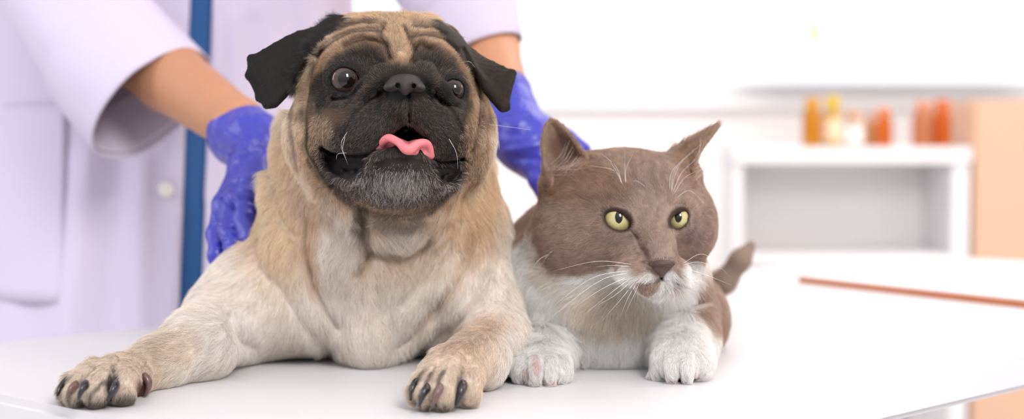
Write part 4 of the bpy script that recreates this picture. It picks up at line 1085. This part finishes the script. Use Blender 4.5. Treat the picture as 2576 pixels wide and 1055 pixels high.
def shell(rx, ry, z0, z1, grow, slot, h):
    CX, CY = -.435, 1.94
    f = Field((CX - .42, 1.70, z0 - .02), (CX + .42, 2.20, z1 + .10), h)
    prof = [(z0, rx * 1.36, ry * 1.15), (.80, rx * 1.27, ry * 1.12), (1.0, rx * 1.15, ry * 1.02), (1.15, rx * 1.07, ry * .98), (1.30, rx * 1.04, ry), (1.40, rx * .98, ry * .9), (1.46, rx * .55, ry * .62)]
    def fn(x, y, z):
        zz = np.array([p[0] for p in prof]); a = np.interp(z, zz, [p[1] for p in prof]); b = np.interp(z, zz, [p[2] for p in prof])
        d = (np.sqrt(((x - CX) / a) ** 2 + ((y - CY) / b) ** 2) - 1) * np.minimum(a, b)
        return np.maximum(d, np.maximum(z0 - z, z - z1)) - grow
    f.op(fn, (CX - .4, 1.75, z0), (CX + .4, 2.15, z1 + .05), k=.002)
    if slot:
        for yy in (1.797, 1.806, 1.815, 1.824): f.cone(pt(516, -260, yy), pt(478, 800, yy), .0135, .0135, k=.001, mode='sub')
        [f.cone(pt(478, 800, yy), pt(440, 1500, yy - .005), .0135, .03, k=.001, mode='sub') for yy in (1.797, 1.806, 1.815, 1.824)]
        f.cone(pt(516, -260, 1.800), pt(560, -480, 1.83), .014, .07, k=.003, mode='sub')
        S = [([(300, 380), (285, 560), (270, 860)], 40, -.010), ([(215, 400), (190, 620), (160, 900)], 34, .008), ([(360, 420), (350, 600), (350, 860)], 26, .006), ([(100, 400), (80, 900)], 40, -.006),
             ([(640, 60), (650, 300)], 24, -.004), ([(590, 40), (590, 400)], 18, .003), ([(60, 480), (10, 560), (-80, 620)], 30, -.005), ([(700, -50), (760, 200), (800, 400)], 36, -.006),
             ([(451, 250), (445, 420), (425, 860)], 6, .002), ([(548, 0), (520, 500)], 6, .002), ([(390, 300), (385, 860)], 5, -.0015)]
        f.relief(S, None, (-250, 960), (-150, 1000), (1.74, 1.95))
    return keep_big(*f.mesh())
cvv, cq = shell(.205, .130, .42, 1.44, .008, True, .006 if FAST else .0045)
coat = mesh_obj('lab_coat', cvv, cq, coatm, person)
sv, sq = shell(.190, .119, .80, 1.45, .004, False, .008)
mesh_obj('scrub_top', sv, sq, scrubm, person)
tv_, tq_ = (lambda f: (f.cone((-.50, 1.94, .84), (-.51, 1.94, .10), .105, .085, k=.03), f.cone((-.32, 1.94, .84), (-.31, 1.94, .10), .105, .085, k=.03), f.floor(.06), f.mesh())[-1])(Field((-.7, 1.78, 0), (-.12, 2.1, 1.0), .008))
mesh_obj('trousers', tv_, tq_, scrubm, person)
for s in (-1, 1):
    f = Field((-.41 + s * .11 - .08, 1.72, -.01), (-.41 + s * .11 + .08, 2.08, .14), .005)
    f.cone((-.41 + s * .10, 1.97, .05), (-.41 + s * .11, 1.80, .038), .047, .040, k=.02); f.floor(0.0)
    v_, q_ = f.mesh(); mesh_obj('shoe', v_, q_, simple('shoe white', (.8, .8, .8), .6), person)
# hair
f = Field((-.55, 1.80, 1.5), (-.27, 2.10, 1.82), .005)
f.ell((-.41, 1.905, 1.69), (.088, .10, .105), k=.01); f.ell((-.41, 1.81, 1.64), (.07, .06, .085), k=.02, mode='sub'); f.ell((-.41, 1.985, 1.69), (.04, .04, .04), k=.02)
v_, q_ = f.mesh(); mesh_obj('hair', v_, q_, simple('brown hair', lin(80, 54, 38), .5, bump=.001, bscale=60, stretch=(1, 1, .1)), person)

def loft(name, rings, parent, mat, thick=.003, depth=.07, seg=48, wob=.0, seed=0, origin=None):
    """cloth tube along rings (centre, radius a, radius b) that is open at its end, with an inside"""
    V = []; Fc = []
    C = [Vector(r[0]) for r in rings]
    R = []
    n = len(rings)
    for i in range(n):
        t = (C[min(i + 1, n - 1)] - C[max(i - 1, 0)]).normalized(); R.append((C[i], rings[i][1], rings[i][2], t))
    # resample
    seq = []
    for i in range(n - 1):
        for k in range(10):
            q = k / 10; seq.append((R[i][0].lerp(R[i + 1][0], q), R[i][1] * (1 - q) + R[i + 1][1] * q, R[i][2] * (1 - q) + R[i + 1][2] * q, R[i][3].lerp(R[i + 1][3], q).normalized()))
    seq.append(R[-1])
    inner = [(c, a - thick, b - thick, t) for c, a, b, t in reversed(seq) if (c - seq[-1][0]).length < depth]
    last = seq[-1]; full = seq + [(last[0] + last[3] * thick * .5, last[1] - thick * .5, last[2] - thick * .5, last[3])] + inner
    for c, a, b, t in full:
        u = Vector((0, -1, 0)); u = (u - t * u.dot(t)).normalized(); w_ = t.cross(u)
        for s in range(seg):
            an = 2 * math.pi * s / seg
            V.append(c + u * math.cos(an) * a + w_ * math.sin(an) * b)
    for i in range(len(full) - 1):
        for s in range(seg):
            s2 = (s + 1) % seg; o = i * seg
            Fc.append((o + s, o + s2, o + seg + s2, o + seg + s))
    V = np.array([tuple(v) for v in V])
    if wob:
        c0 = np.array([tuple(x[0]) for x in full]).repeat(seg, 0); d = V - c0; L = np.linalg.norm(d, axis=1, keepdims=True)
        V = V + d / L * ((vnoise(V, 14, seed)[:, None] - .5) * 2 + (vnoise(V, 34, seed + 1)[:, None] - .5)) * wob
    return mesh_obj(name, V, np.array(Fc), mat, parent)
P = pt
A1 = [((-.62, 1.93, 1.43), .075, .075), (P(60, -260, 1.84), .070, .070), (P(170, -20, 1.745), .070, .070), (P(275, 140, 1.68), .072, .073), (P(378, 255, 1.655), .070, .078)]
sl = loft('sleeve', A1, coat, coatm, wob=.004, seed=3)
loft('cuff', [(P(265, 130, 1.685), .076, .077), (P(325, 196, 1.668), .075, .080), (P(384, 261, 1.652), .074, .082)], sl, coatm, wob=.003, seed=3, depth=.04)
A2 = [((-.22, 1.93, 1.43), .075, .075), (P(1060, -280, 1.80), .072, .072), (P(1105, -120, 1.72), .070, .070), (P(1160, 10, 1.685), .060, .062), (P(1208, 128, 1.668), .046, .046)]
s2_ = loft('sleeve', A2, coat, coatm, wob=.004, seed=8)
loft('cuff', [(P(1168, 30, 1.681), .062, .062), (P(1210, 134, 1.667), .050, .050)], s2_, coatm, wob=.002, seed=8, depth=.04)
# pocket and buttons
def disc(name, c, r, t, mat, parent, axis='Y', seg=24, holes=False):
    V = []; Fc = []
    prof = [(0, -t), (r * .75, -t), (r * .95, -t * .8), (r, 0), (r * .95, t), (0, t)]
    for a, b in prof:
        for s in range(seg):
            an = 2 * math.pi * s / seg; V.append((c[0] + a * math.cos(an), c[1] + b, c[2] + a * math.sin(an)))
    for i in range(len(prof) - 1):
        for s in range(seg):
            s2 = (s + 1) % seg; Fc.append((i * seg + s, i * seg + s2, (i + 1) * seg + s2, (i + 1) * seg + s))
    return mesh_obj(name, V, Fc, mat, parent)
btn = simple('button white', lin(232, 228, 220), .3, .5)
for bx, by in ((418, 478), (402, 762), (432, 190)):
    y = 1.7945
    disc('button', P(bx, by, y), .0095, .0015, btn, coat)
def patch(name, pts, Yf, mat, parent, t=.002):
    """a flat cloth piece laid over the coat front"""
    n = 14; V = []; Fc = []
    (x0, y0), (x1, y1) = pts
    for lay in (0, t):
        for i in range(n + 1):
            for j in range(n + 1):
                px = x0 + (x1 - x0) * i / n; py = y0 + (y1 - y0) * j / n
                c = P(px, py, 1.82); X = c[0]; z = c[2]
                zz = [.42, .80, 1.0, 1.15, 1.30]; a = np.interp(z, zz, [.279, .260, .236, .219, .213]); b = np.interp(z, zz, [.1495, .1456, .1326, .1274, .13])
                q = max(0, 1 - ((X + .435) / (a + .008)) ** 2); y = 1.94 - (b + .009) * math.sqrt(q) - lay - .001
                V.append((X, y, z))
    m = (n + 1) ** 2
    for i in range(n):
        for j in range(n):
            o = i * (n + 1) + j
            Fc.append((o, o + 1, o + n + 2, o + n + 1)); Fc.append((m + o + n + 1, m + o + n + 2, m + o + 1, m + o))
    rim = [i * (n + 1) for i in range(n + 1)] + [n * (n + 1) + j for j in range(1, n + 1)] + [i * (n + 1) + n for i in range(n - 1, -1, -1)] + [j for j in range(n - 1, 0, -1)]
    for i in range(len(rim)):
        a, b = rim[i], rim[(i + 1) % len(rim)]; Fc.append((a, a + m, b + m, b) if False else (b, b + m, a + m, a))
    return mesh_obj(name, V, Fc, mat, parent)
patch('pocket', ((-110, 258), (172, 760)), 1.81, coatm, coat, t=.003)

# gloves
def glove_dog():
    h = .0022 if FAST else .0013
    f = Field((-.345, 1.29, .905), (-.19, 1.61, 1.12), h)
    f.T([(606, 338, 1.505, 86), (640, 362, 1.478, 78), (656, 390, 1.458, 50)], k=.01, kj=.01)
    f.E(624, 404, 1.445, 46, 46, .028, k=.015)
    f.T([(600, 435, 1.432, 27), (560, 515, 1.405, 25), (545, 590, 1.388, 24), (545, 645, 1.376, 21), (552, 682, 1.370, 13)], k=.012, kj=.003)
    f.T([(612, 425, 1.425, 29), (583, 515, 1.392, 28), (576, 580, 1.375, 27), (592, 632, 1.360, 25), (606, 655, 1.354, 18)], k=.006, kj=.003)
    f.T([(640, 415, 1.42, 29), (618, 500, 1.382, 28), (612, 555, 1.368, 27), (626, 600, 1.352, 22)], k=.005, kj=.003)
    f.T([(655, 405, 1.425, 27), (648, 470, 1.400, 27), (655, 520, 1.385, 24)], k=.005, kj=.003)
    f.T([(680, 350, 1.470, 30), (725, 330, 1.495, 27), (765, 335, 1.505, 20)], k=.012, kj=.004)
    # open wrist end
    S = [([(560, 330), (600, 360), (640, 350)], 8, .0015), ([(550, 370), (600, 390), (660, 370)], 8, -.0015), ([(590, 290), (610, 340), (600, 400)], 7, .0015), ([(640, 280), (640, 330), (660, 380)], 8, -.0015),
         ([(570, 480), (600, 500)], 6, .002), ([(560, 500), (590, 525)], 5, -.002), ([(545, 560), (580, 570)], 6, .0018), ([(560, 600), (600, 600)], 6, .0015), ([(535, 620), (560, 625)], 5, .0015), ([(600, 470), (640, 480)], 6, .0018), ([(605, 495), (640, 510)], 5, -.0018), ([(600, 530), (640, 540)], 6, .0015), ([(590, 450), (650, 440)], 6, .0015)]
    f.relief(S, None, (500, 720), (250, 700), (1.33, 1.55))
    return keep_big(*f.mesh())
gv, gq = glove_dog(); mesh_obj('glove', gv, gq, glovem, person)
def glove_cat():
    h = .0026 if FAST else .0016
    f = Field(P(1200, 520, 1.44) - .01, P(1520, 190, 1.62) + .01, h)
    f.T([(1272, 238, 1.578, 68), (1290, 300, 1.560, 66), (1318, 355, 1.545, 74), (1350, 400, 1.530, 58)], k=.01, kj=.012)
    f.E(1350, 372, 1.535, 88, 55, .024, rot=28, k=.02)
    f.T([(1390, 365, 1.53, 30), (1440, 385, 1.515, 26), (1478, 425, 1.50, 20)], k=.01, kj=.004)
    f.T([(1385, 395, 1.52, 30), (1425, 430, 1.505, 27), (1455, 475, 1.50, 20)], k=.006, kj=.004)
    f.T([(1365, 415, 1.515, 30), (1395, 455, 1.503, 26), (1415, 490, 1.50, 20)], k=.006, kj=.004)
    f.T([(1340, 420, 1.515, 28), (1352, 455, 1.508, 23), (1362, 485, 1.505, 18)], k=.006, kj=.004)
    f.T([(1375, 330, 1.54, 28), (1425, 350, 1.545, 24), (1470, 375, 1.55, 17)], k=.012, kj=.004)
    f.T([(1258, 195, 1.60, 63), (1272, 238, 1.578, 63)], k=.001, mode='sub')
    S = [([(1240, 290), (1290, 310), (1340, 290)], 9, .0018), ([(1250, 330), (1300, 340), (1350, 320)], 9, -.0015), ([(1270, 380), (1330, 370), (1390, 350)], 9, .0018), ([(1300, 400), (1350, 400)], 8, -.0015)]
    f.relief(S, None, (1200, 1500), (200, 500), (1.45, 1.62))
    return keep_big(*f.mesh())
gv, gq = glove_cat(); mesh_obj('glove', gv, gq, glovem, person)
# ================================================================== ROOM AND FURNITURE
import bmesh
def bm_obj(name, bm, mat, parent=None, smooth=False):
    me = bpy.data.meshes.new(name); bm.to_mesh(me); bm.free()
    if smooth: me.polygons.foreach_set('use_smooth', [True] * len(me.polygons))
    me.materials.append(mat)
    return link(name, me, parent)
def box(name, lo, hi, mat, parent=None, bev=.002, seg=2):
    bm = bmesh.new(); bmesh.ops.create_cube(bm, size=1)
    for v in bm.verts: v.co = Vector([(lo[i] + hi[i]) / 2 + v.co[i] * (hi[i] - lo[i]) for i in range(3)])
    if bev: bmesh.ops.bevel(bm, geom=bm.edges[:] , offset=bev, segments=seg, affect='EDGES')
    return bm_obj(name, bm, mat, parent, False)
def prism(name, pts, z0, z1, mat, parent=None, bev=.002, seg=3, round_=0):
    bm = bmesh.new()
    vb = [bm.verts.new((x, y, z0)) for x, y in pts]
    fc = bm.faces.new(vb)
    r = bmesh.ops.extrude_face_region(bm, geom=[fc])
    for v in r['geom']:
        if isinstance(v, bmesh.types.BMVert): v.co.z = z1
    bmesh.ops.recalc_face_normals(bm, faces=bm.faces[:])
    if round_:
        ve = [e for e in bm.edges if abs(e.verts[0].co.z - e.verts[1].co.z) > 1e-6]
        bmesh.ops.bevel(bm, geom=ve, offset=round_, segments=8, affect='EDGES')
    if bev: bmesh.ops.bevel(bm, geom=[e for e in bm.edges if abs(e.verts[0].co.z - e.verts[1].co.z) < 1e-6], offset=bev, segments=seg, affect='EDGES')
    return bm_obj(name, bm, mat, parent, False)

white = simple('white laminate', (.70, .68, .695), .42, .4, var=.02, bscale=3)
wallm = simple('white wall paint', (.92, .89, .88), .9, .1, bump=.0004, bscale=120)
floorm = simple('pale floor', (.78, .77, .78), .5, .3, var=.04, bscale=2)
U = np.array([.719, .695]); NC = np.array([-.051, .861]); LC = np.array([-.628, 1.352])
table = empty('table', (.3, 1.7, 0))
tag(table, 'white laminate table the dog and cat lie on', 'table')
prism('table_top', [NC, NC + U * 1.80, LC + U * 1.80, LC], TZ - .031, TZ, white, table, bev=.006, seg=4, round_=.02)
vv = (LC - NC) / np.linalg.norm(LC - NC)
for base in (NC + U * .06 + vv * .06, NC + U * 1.74 + vv * .06, LC + U * .06 - vv * .06, LC + U * 1.74 - vv * .06):
    x, y = base; d = .025
    prism('leg', [(x - d, y), (x, y - d), (x + d, y), (x, y + d)], 0, TZ - .0305, white, table, bev=.002)

def struct(o): o['kind'] = 'structure'; return o
struct(box('floor', (-3.2, -1.5, -.1), (3.6, 5.0, 0), floorm, bev=0))
# back wall with a wide window above the counter line
WY = 4.6
zs = 1.05 + (350 - 250) / F * WY
wb = struct(box('wall_back', (-3.2, WY, 0), (3.6, WY + .15, zs), wallm, bev=0))
struct(box('wall_back', (-3.2, WY, zs), (-.9, WY + .15, 2.8), wallm, bev=0))
struct(box('wall_back', (-.9, WY, 2.45), (3.6, WY + .15, 2.8), wallm, bev=0))
struct(box('wall_right', (3.45, -1.5, 0), (3.6, WY, 2.8), wallm, bev=0))
struct(box('wall_left', (-3.35, -1.5, 0), (-3.2, WY + .15, 2.8), wallm, bev=0))
struct(box('ceiling', (-3.35, .9, 2.8), (3.6, WY + .15, 2.9), wallm, bev=0))
win = empty('window_1', (1.2, WY, zs)); win['kind'] = 'structure'
framem = simple('window frame white', (.9, .9, .91), .4)
for x in (-.9, .55, 2.0, 3.40):
    box('window_frame', (x, WY + .03, zs), (x + .05, WY + .09, 2.45), framem, win)
for z in (zs, 1.05 + 225 / F * WY, 2.40):
    box('window_frame', (-.9, WY + .035, z), (3.45, WY + .085, z + .05), framem, win)
gm = simple('window glass', (.97, .98, 1), .0, .5, trans=1, ior=1.45)
box('window_glass', (-.88, WY + .058, zs + .02), (3.43, WY + .062, 2.42), gm, win, bev=0)
box('window_sill', (-.95, WY - .03, zs - .03), (3.45, WY + .03, zs), framem, win)

# low white cabinet with an open compartment
CYF = 3.40
def X(px, Y=CYF): return (px - 1288) / F * Y
def Zp(py, Y=CYF): return 1.05 + (350 - py) / F * Y
cabm = simple('cabinet white', (.88, .87, .88), .45, .4)
cab = empty('cabinet', (X(2145), CYF + .2, 0))
tag(cab, 'low white open cabinet with the medicine bottles on top', 'cabinet')
x0, x1, D = X(1845), X(2442), .24
box('cabinet_top', (x0, CYF - .01, Zp(412)), (x1, CYF + D, Zp(370)), cabm, cab)
box('side_panel', (x0 + .002, CYF, .06), (x0 + .022, CYF + D, Zp(413)), cabm, cab)
box('side_panel', (x1 - .042, CYF, .06), (x1 - .002, CYF + D, Zp(413)), cabm, cab)
box('shelf', (x0 + .023, CYF + .005, Zp(668)), (x1 - .043, CYF + D - .012, Zp(640)), cabm, cab)
box('shelf', (x0 + .023, CYF + .005, .08), (x1 - .043, CYF + D - .012, .10), cabm, cab)
box('back_panel', (x0 + .023, CYF + D - .01, .10), (x1 - .043, CYF + D, Zp(413)), simple('inner panel', (.93, .90, .89), .6), cab)
box('plinth', (x0 + .01, CYF + .03, 0), (x1 - .01, CYF + D - .02, .0595), cabm, cab)
# beige tall unit beside it
bg = simple('beige board', lin(222, 184, 156), .6, .3, var=.03, bscale=4)
tall = empty('storage_unit', (X(2448) + .35, CYF + .3, 0))
tag(tall, 'beige storage unit standing beside the low white cabinet, cut by the picture edge', 'cabinet')
box('carcass', (X(2448), CYF + .022, .0), (X(2448) + .70, CYF + .44, Zp(252)), bg, tall, bev=.003)
box('door', (X(2448) + .003, CYF, .05), (X(2448) + .348, CYF + .021, Zp(255)), bg, tall, bev=.002)
box('door', (X(2448) + .352, CYF, .05), (X(2448) + .697, CYF + .021, Zp(255)), bg, tall, bev=.002)

# wall shelf with a yellow bottle
sh = box('wall_shelf', (X(1880, 4.45), 4.36, Zp(128, 4.4)), (X(2640, 4.45), 4.598, Zp(112, 4.4)), cabm)
tag(sh, 'white shelf crossing the bright window above the bottles', 'shelf')

def lathe(name, prof, c, mat, parent, seg=40):
    V = []; Fc = []
    for r, z in prof:
        for s in range(seg):
            a = 2 * math.pi * s / seg; V.append((c[0] + r * math.cos(a), c[1] + r * math.sin(a), c[2] + z))
    for i in range(len(prof) - 1):
        for s in range(seg):
            s2 = (s + 1) % seg; Fc.append((i * seg + s, i * seg + s2, (i + 1) * seg + s2, (i + 1) * seg + s))
    Fc.append(tuple(range(seg))[::-1]); Fc.append(tuple(range((len(prof) - 1) * seg, len(prof) * seg)))
    return mesh_obj(name, V, Fc, mat, parent)
def pill_bottle(px, wpx, top, col, capc, label, lab=None, Y=3.49):
    zb = Zp(370) ; x = X(px, Y); r = wpx / 2 / F * Y
    H = Zp(top, Y) - zb
    o = empty('medicine_bottle', (x, Y, zb)); tag(o, label, 'bottle', 'medicine bottles on the cabinet')
    m = simple('plastic ' + label[:12], tuple(c * .72 for c in col), .25, .5, trans=.25, ior=1.3)
    hb = H * .74
    lathe('bottle_body', [(r * .9, 0), (r, .003), (r, hb - r * .35), (r * .9, hb - r * .12), (r * .62, hb), (r * .62, hb + .004)], (x, Y, zb), m, o)
    lathe('cap', [(r * .74, hb + .003), (r * .76, hb + .005), (r * .76, H - .002), (r * .70, H)], (x, Y, zb), simple('cap ' + label[:12], tuple(c * .72 for c in capc), .4), o)
    if lab: lathe('paper_label', [(r * 1.01, hb * .18), (r * 1.02, hb * .19), (r * 1.02, hb * .72), (r * 1.01, hb * .73)], (x, Y, zb), simple('label ' + label[:12], lab, .6), o)
pill_bottle(2042, 50, 248, lin(232, 150, 24), lin(236, 168, 40), 'amber bottle, first from the left on the cabinet', None)
pill_bottle(2093, 44, 243, lin(240, 196, 110), lin(246, 206, 30), 'pale amber bottle with a bright yellow cap', lin(240, 206, 170))
pill_bottle(2145, 46, 280, lin(246, 222, 200), lin(240, 176, 130), 'short whitish bottle between the yellow and orange ones', lin(250, 240, 236))
pill_bottle(2188, 30, 285, lin(226, 160, 110), lin(236, 180, 140), 'narrow tan bottle touching the orange one', None, Y=3.56)
pill_bottle(2222, 42, 272, lin(236, 116, 30), lin(240, 130, 50), 'orange bottle in the middle of the row', None)
pill_bottle(2320, 54, 256, lin(226, 140, 96), lin(238, 160, 120), 'peach-coloured wide bottle near the cabinet end', None)
pill_bottle(2368, 46, 252, lin(238, 112, 36), lin(240, 120, 50), 'deep orange bottle nearest the beige unit', None)
o = empty('small_bottle', (X(2046, 4.45), 4.45, Zp(112, 4.4))); tag(o, 'tiny yellow bottle standing on the high wall shelf', 'bottle')
lathe('bottle_body', [(.014, 0), (.016, .003), (.016, .055), (.008, .065), (.008, .07)], (X(2046, 4.45), 4.45, Zp(112, 4.4)), simple('yellow plastic', lin(250, 236, 150), .3), o)
lathe('cap', [(.010, .069), (.011, .071), (.011, .09), (.009, .092)], (X(2046, 4.45), 4.45, Zp(112, 4.4)), simple('yellow cap', lin(248, 240, 200), .3), o)

# clipboard with papers
A = np.array([.392, 2.083]); d1 = np.array([.556, -.831]); d2 = np.array([.831, .556])
clip = empty('clipboard', (A[0] + .2, A[1], TZ)); tag(clip, 'brown clipboard lying on the white table near its far side', 'clipboard')
brown = simple('brown hardboard', lin(196, 116, 70), .6, .3, var=.1, bscale=60)
quad = lambda a, u0, u1, v0, v1: [a + d1 * u0 + d2 * v0, a + d1 * u1 + d2 * v0, a + d1 * u1 + d2 * v1, a + d1 * u0 + d2 * v1]
prism('board', quad(A, 0, .44, 0, .36), TZ + .0002, TZ + .0075, brown, clip, bev=.001, round_=.01)
prism('clip', quad(A, .005, .03, .10, .22), TZ + .0112, TZ + .0165, simple('steel', (.7, .7, .72), .3, metal=1), clip, bev=.001)
pp = prism('paper_stack', quad(A, .010, .43, .006, .35), TZ + .0077, TZ + .011, simple('paper', (.93, .92, .94), .8), bev=.0003)
tag(pp, 'white paper sheets lying on the brown clipboard', 'papers')
# ================================================================== camera, light
cam = bpy.data.cameras.new('camera'); co = bpy.data.objects.new('camera', cam); COL.objects.link(co)
co.location = (0, 0, CZ); co.rotation_euler = (math.pi / 2 - TH, 0, 0)
cam.sensor_width = 36; cam.lens = F / 2576 * 36
cam.dof.use_dof = True; cam.dof.focus_distance = 1.178; cam.dof.aperture_fstop = 3.1
cam.clip_start = .05
SC.camera = co
SC.view_settings.view_transform = 'Standard'; SC.view_settings.look = 'None'; SC.view_settings.gamma = 1; SC.view_settings.use_curve_mapping = False
SC.view_settings.exposure = 0
w = bpy.data.worlds.new('daylight'); SC.world = w; w.use_nodes = True
nt = w.node_tree; bgn = nt.nodes['Background']
tcw = nt.nodes.new('ShaderNodeTexCoord'); sx = nt.nodes.new('ShaderNodeSeparateXYZ'); rp = nt.nodes.new('ShaderNodeValToRGB')
nt.links.new(tcw.outputs['Generated'], sx.inputs[0]); nt.links.new(sx.outputs['Z'], rp.inputs[0]); ry_ = nt.nodes.new('ShaderNodeMapRange'); ry_.inputs[1].default_value = .35; ry_.inputs[2].default_value = .6; nt.links.new(sx.outputs['Y'], ry_.inputs[0])
mw = nt.nodes.new('ShaderNodeMix'); mw.data_type = 'RGBA'; mw.inputs[7].default_value = (.95, .95, 1, 1)
nt.links.new(ry_.outputs[0], mw.inputs[0]); nt.links.new(rp.outputs[0], mw.inputs[6]); nt.links.new(mw.outputs[2], bgn.inputs[0])
rp.color_ramp.elements[0].position = .0; rp.color_ramp.elements[0].color = (.46, .46, .49, 1)
rp.color_ramp.elements[1].position = .55; rp.color_ramp.elements[1].color = (.93, .94, 1, 1)
bgn.inputs[1].default_value = 1.43
def area(name, loc, aim, sx, sy, power, color):
    l = bpy.data.lights.new(name, 'AREA'); l.shape = 'RECTANGLE'; l.size = sx; l.size_y = sy; l.energy = power; l.color = color
    o = bpy.data.objects.new(name, l); COL.objects.link(o); o.location = loc
    o.rotation_euler = (Vector(aim) - Vector(loc)).to_track_quat('-Z', 'Y').to_euler()
    return o
area('window_light', (.62, -.3, 2.15), (-.05, 1.3, .95), .5, .8, 30, (1, .98, .95))
area('side_window_light', (-2.2, 1.2, 1.75), (-.4, 1.5, 1.0), .6, 1.4, 12, (.95, .97, 1))
area('wall_fill', (1.0, 3.6, 2.75), (1.0, 4.2, .8), 3.5, .8, 62, (1, .97, .96))  # unseen fill added to push the back wall to white
area('cabinet_fill', (1.1, 2.5, 2.75), (1.0, 3.7, .6), 1.2, 1.2, 32, (1, .97, .96))  # added area light, no fixture: brightens the cabinet front and far table
area('warm_lamp', (2.6, 1.6, 2.3), (.6, 2.0, .9), .8, .8, 14, (1, .70, .48))
SC.cycles.use_denoising = True
SC.cycles.max_bounces = 5; SC.cycles.diffuse_bounces = 3; SC.cycles.glossy_bounces = 2; SC.cycles.transmission_bounces = 4; SC.cycles.use_adaptive_sampling = True; SC.cycles.adaptive_threshold = 0.02
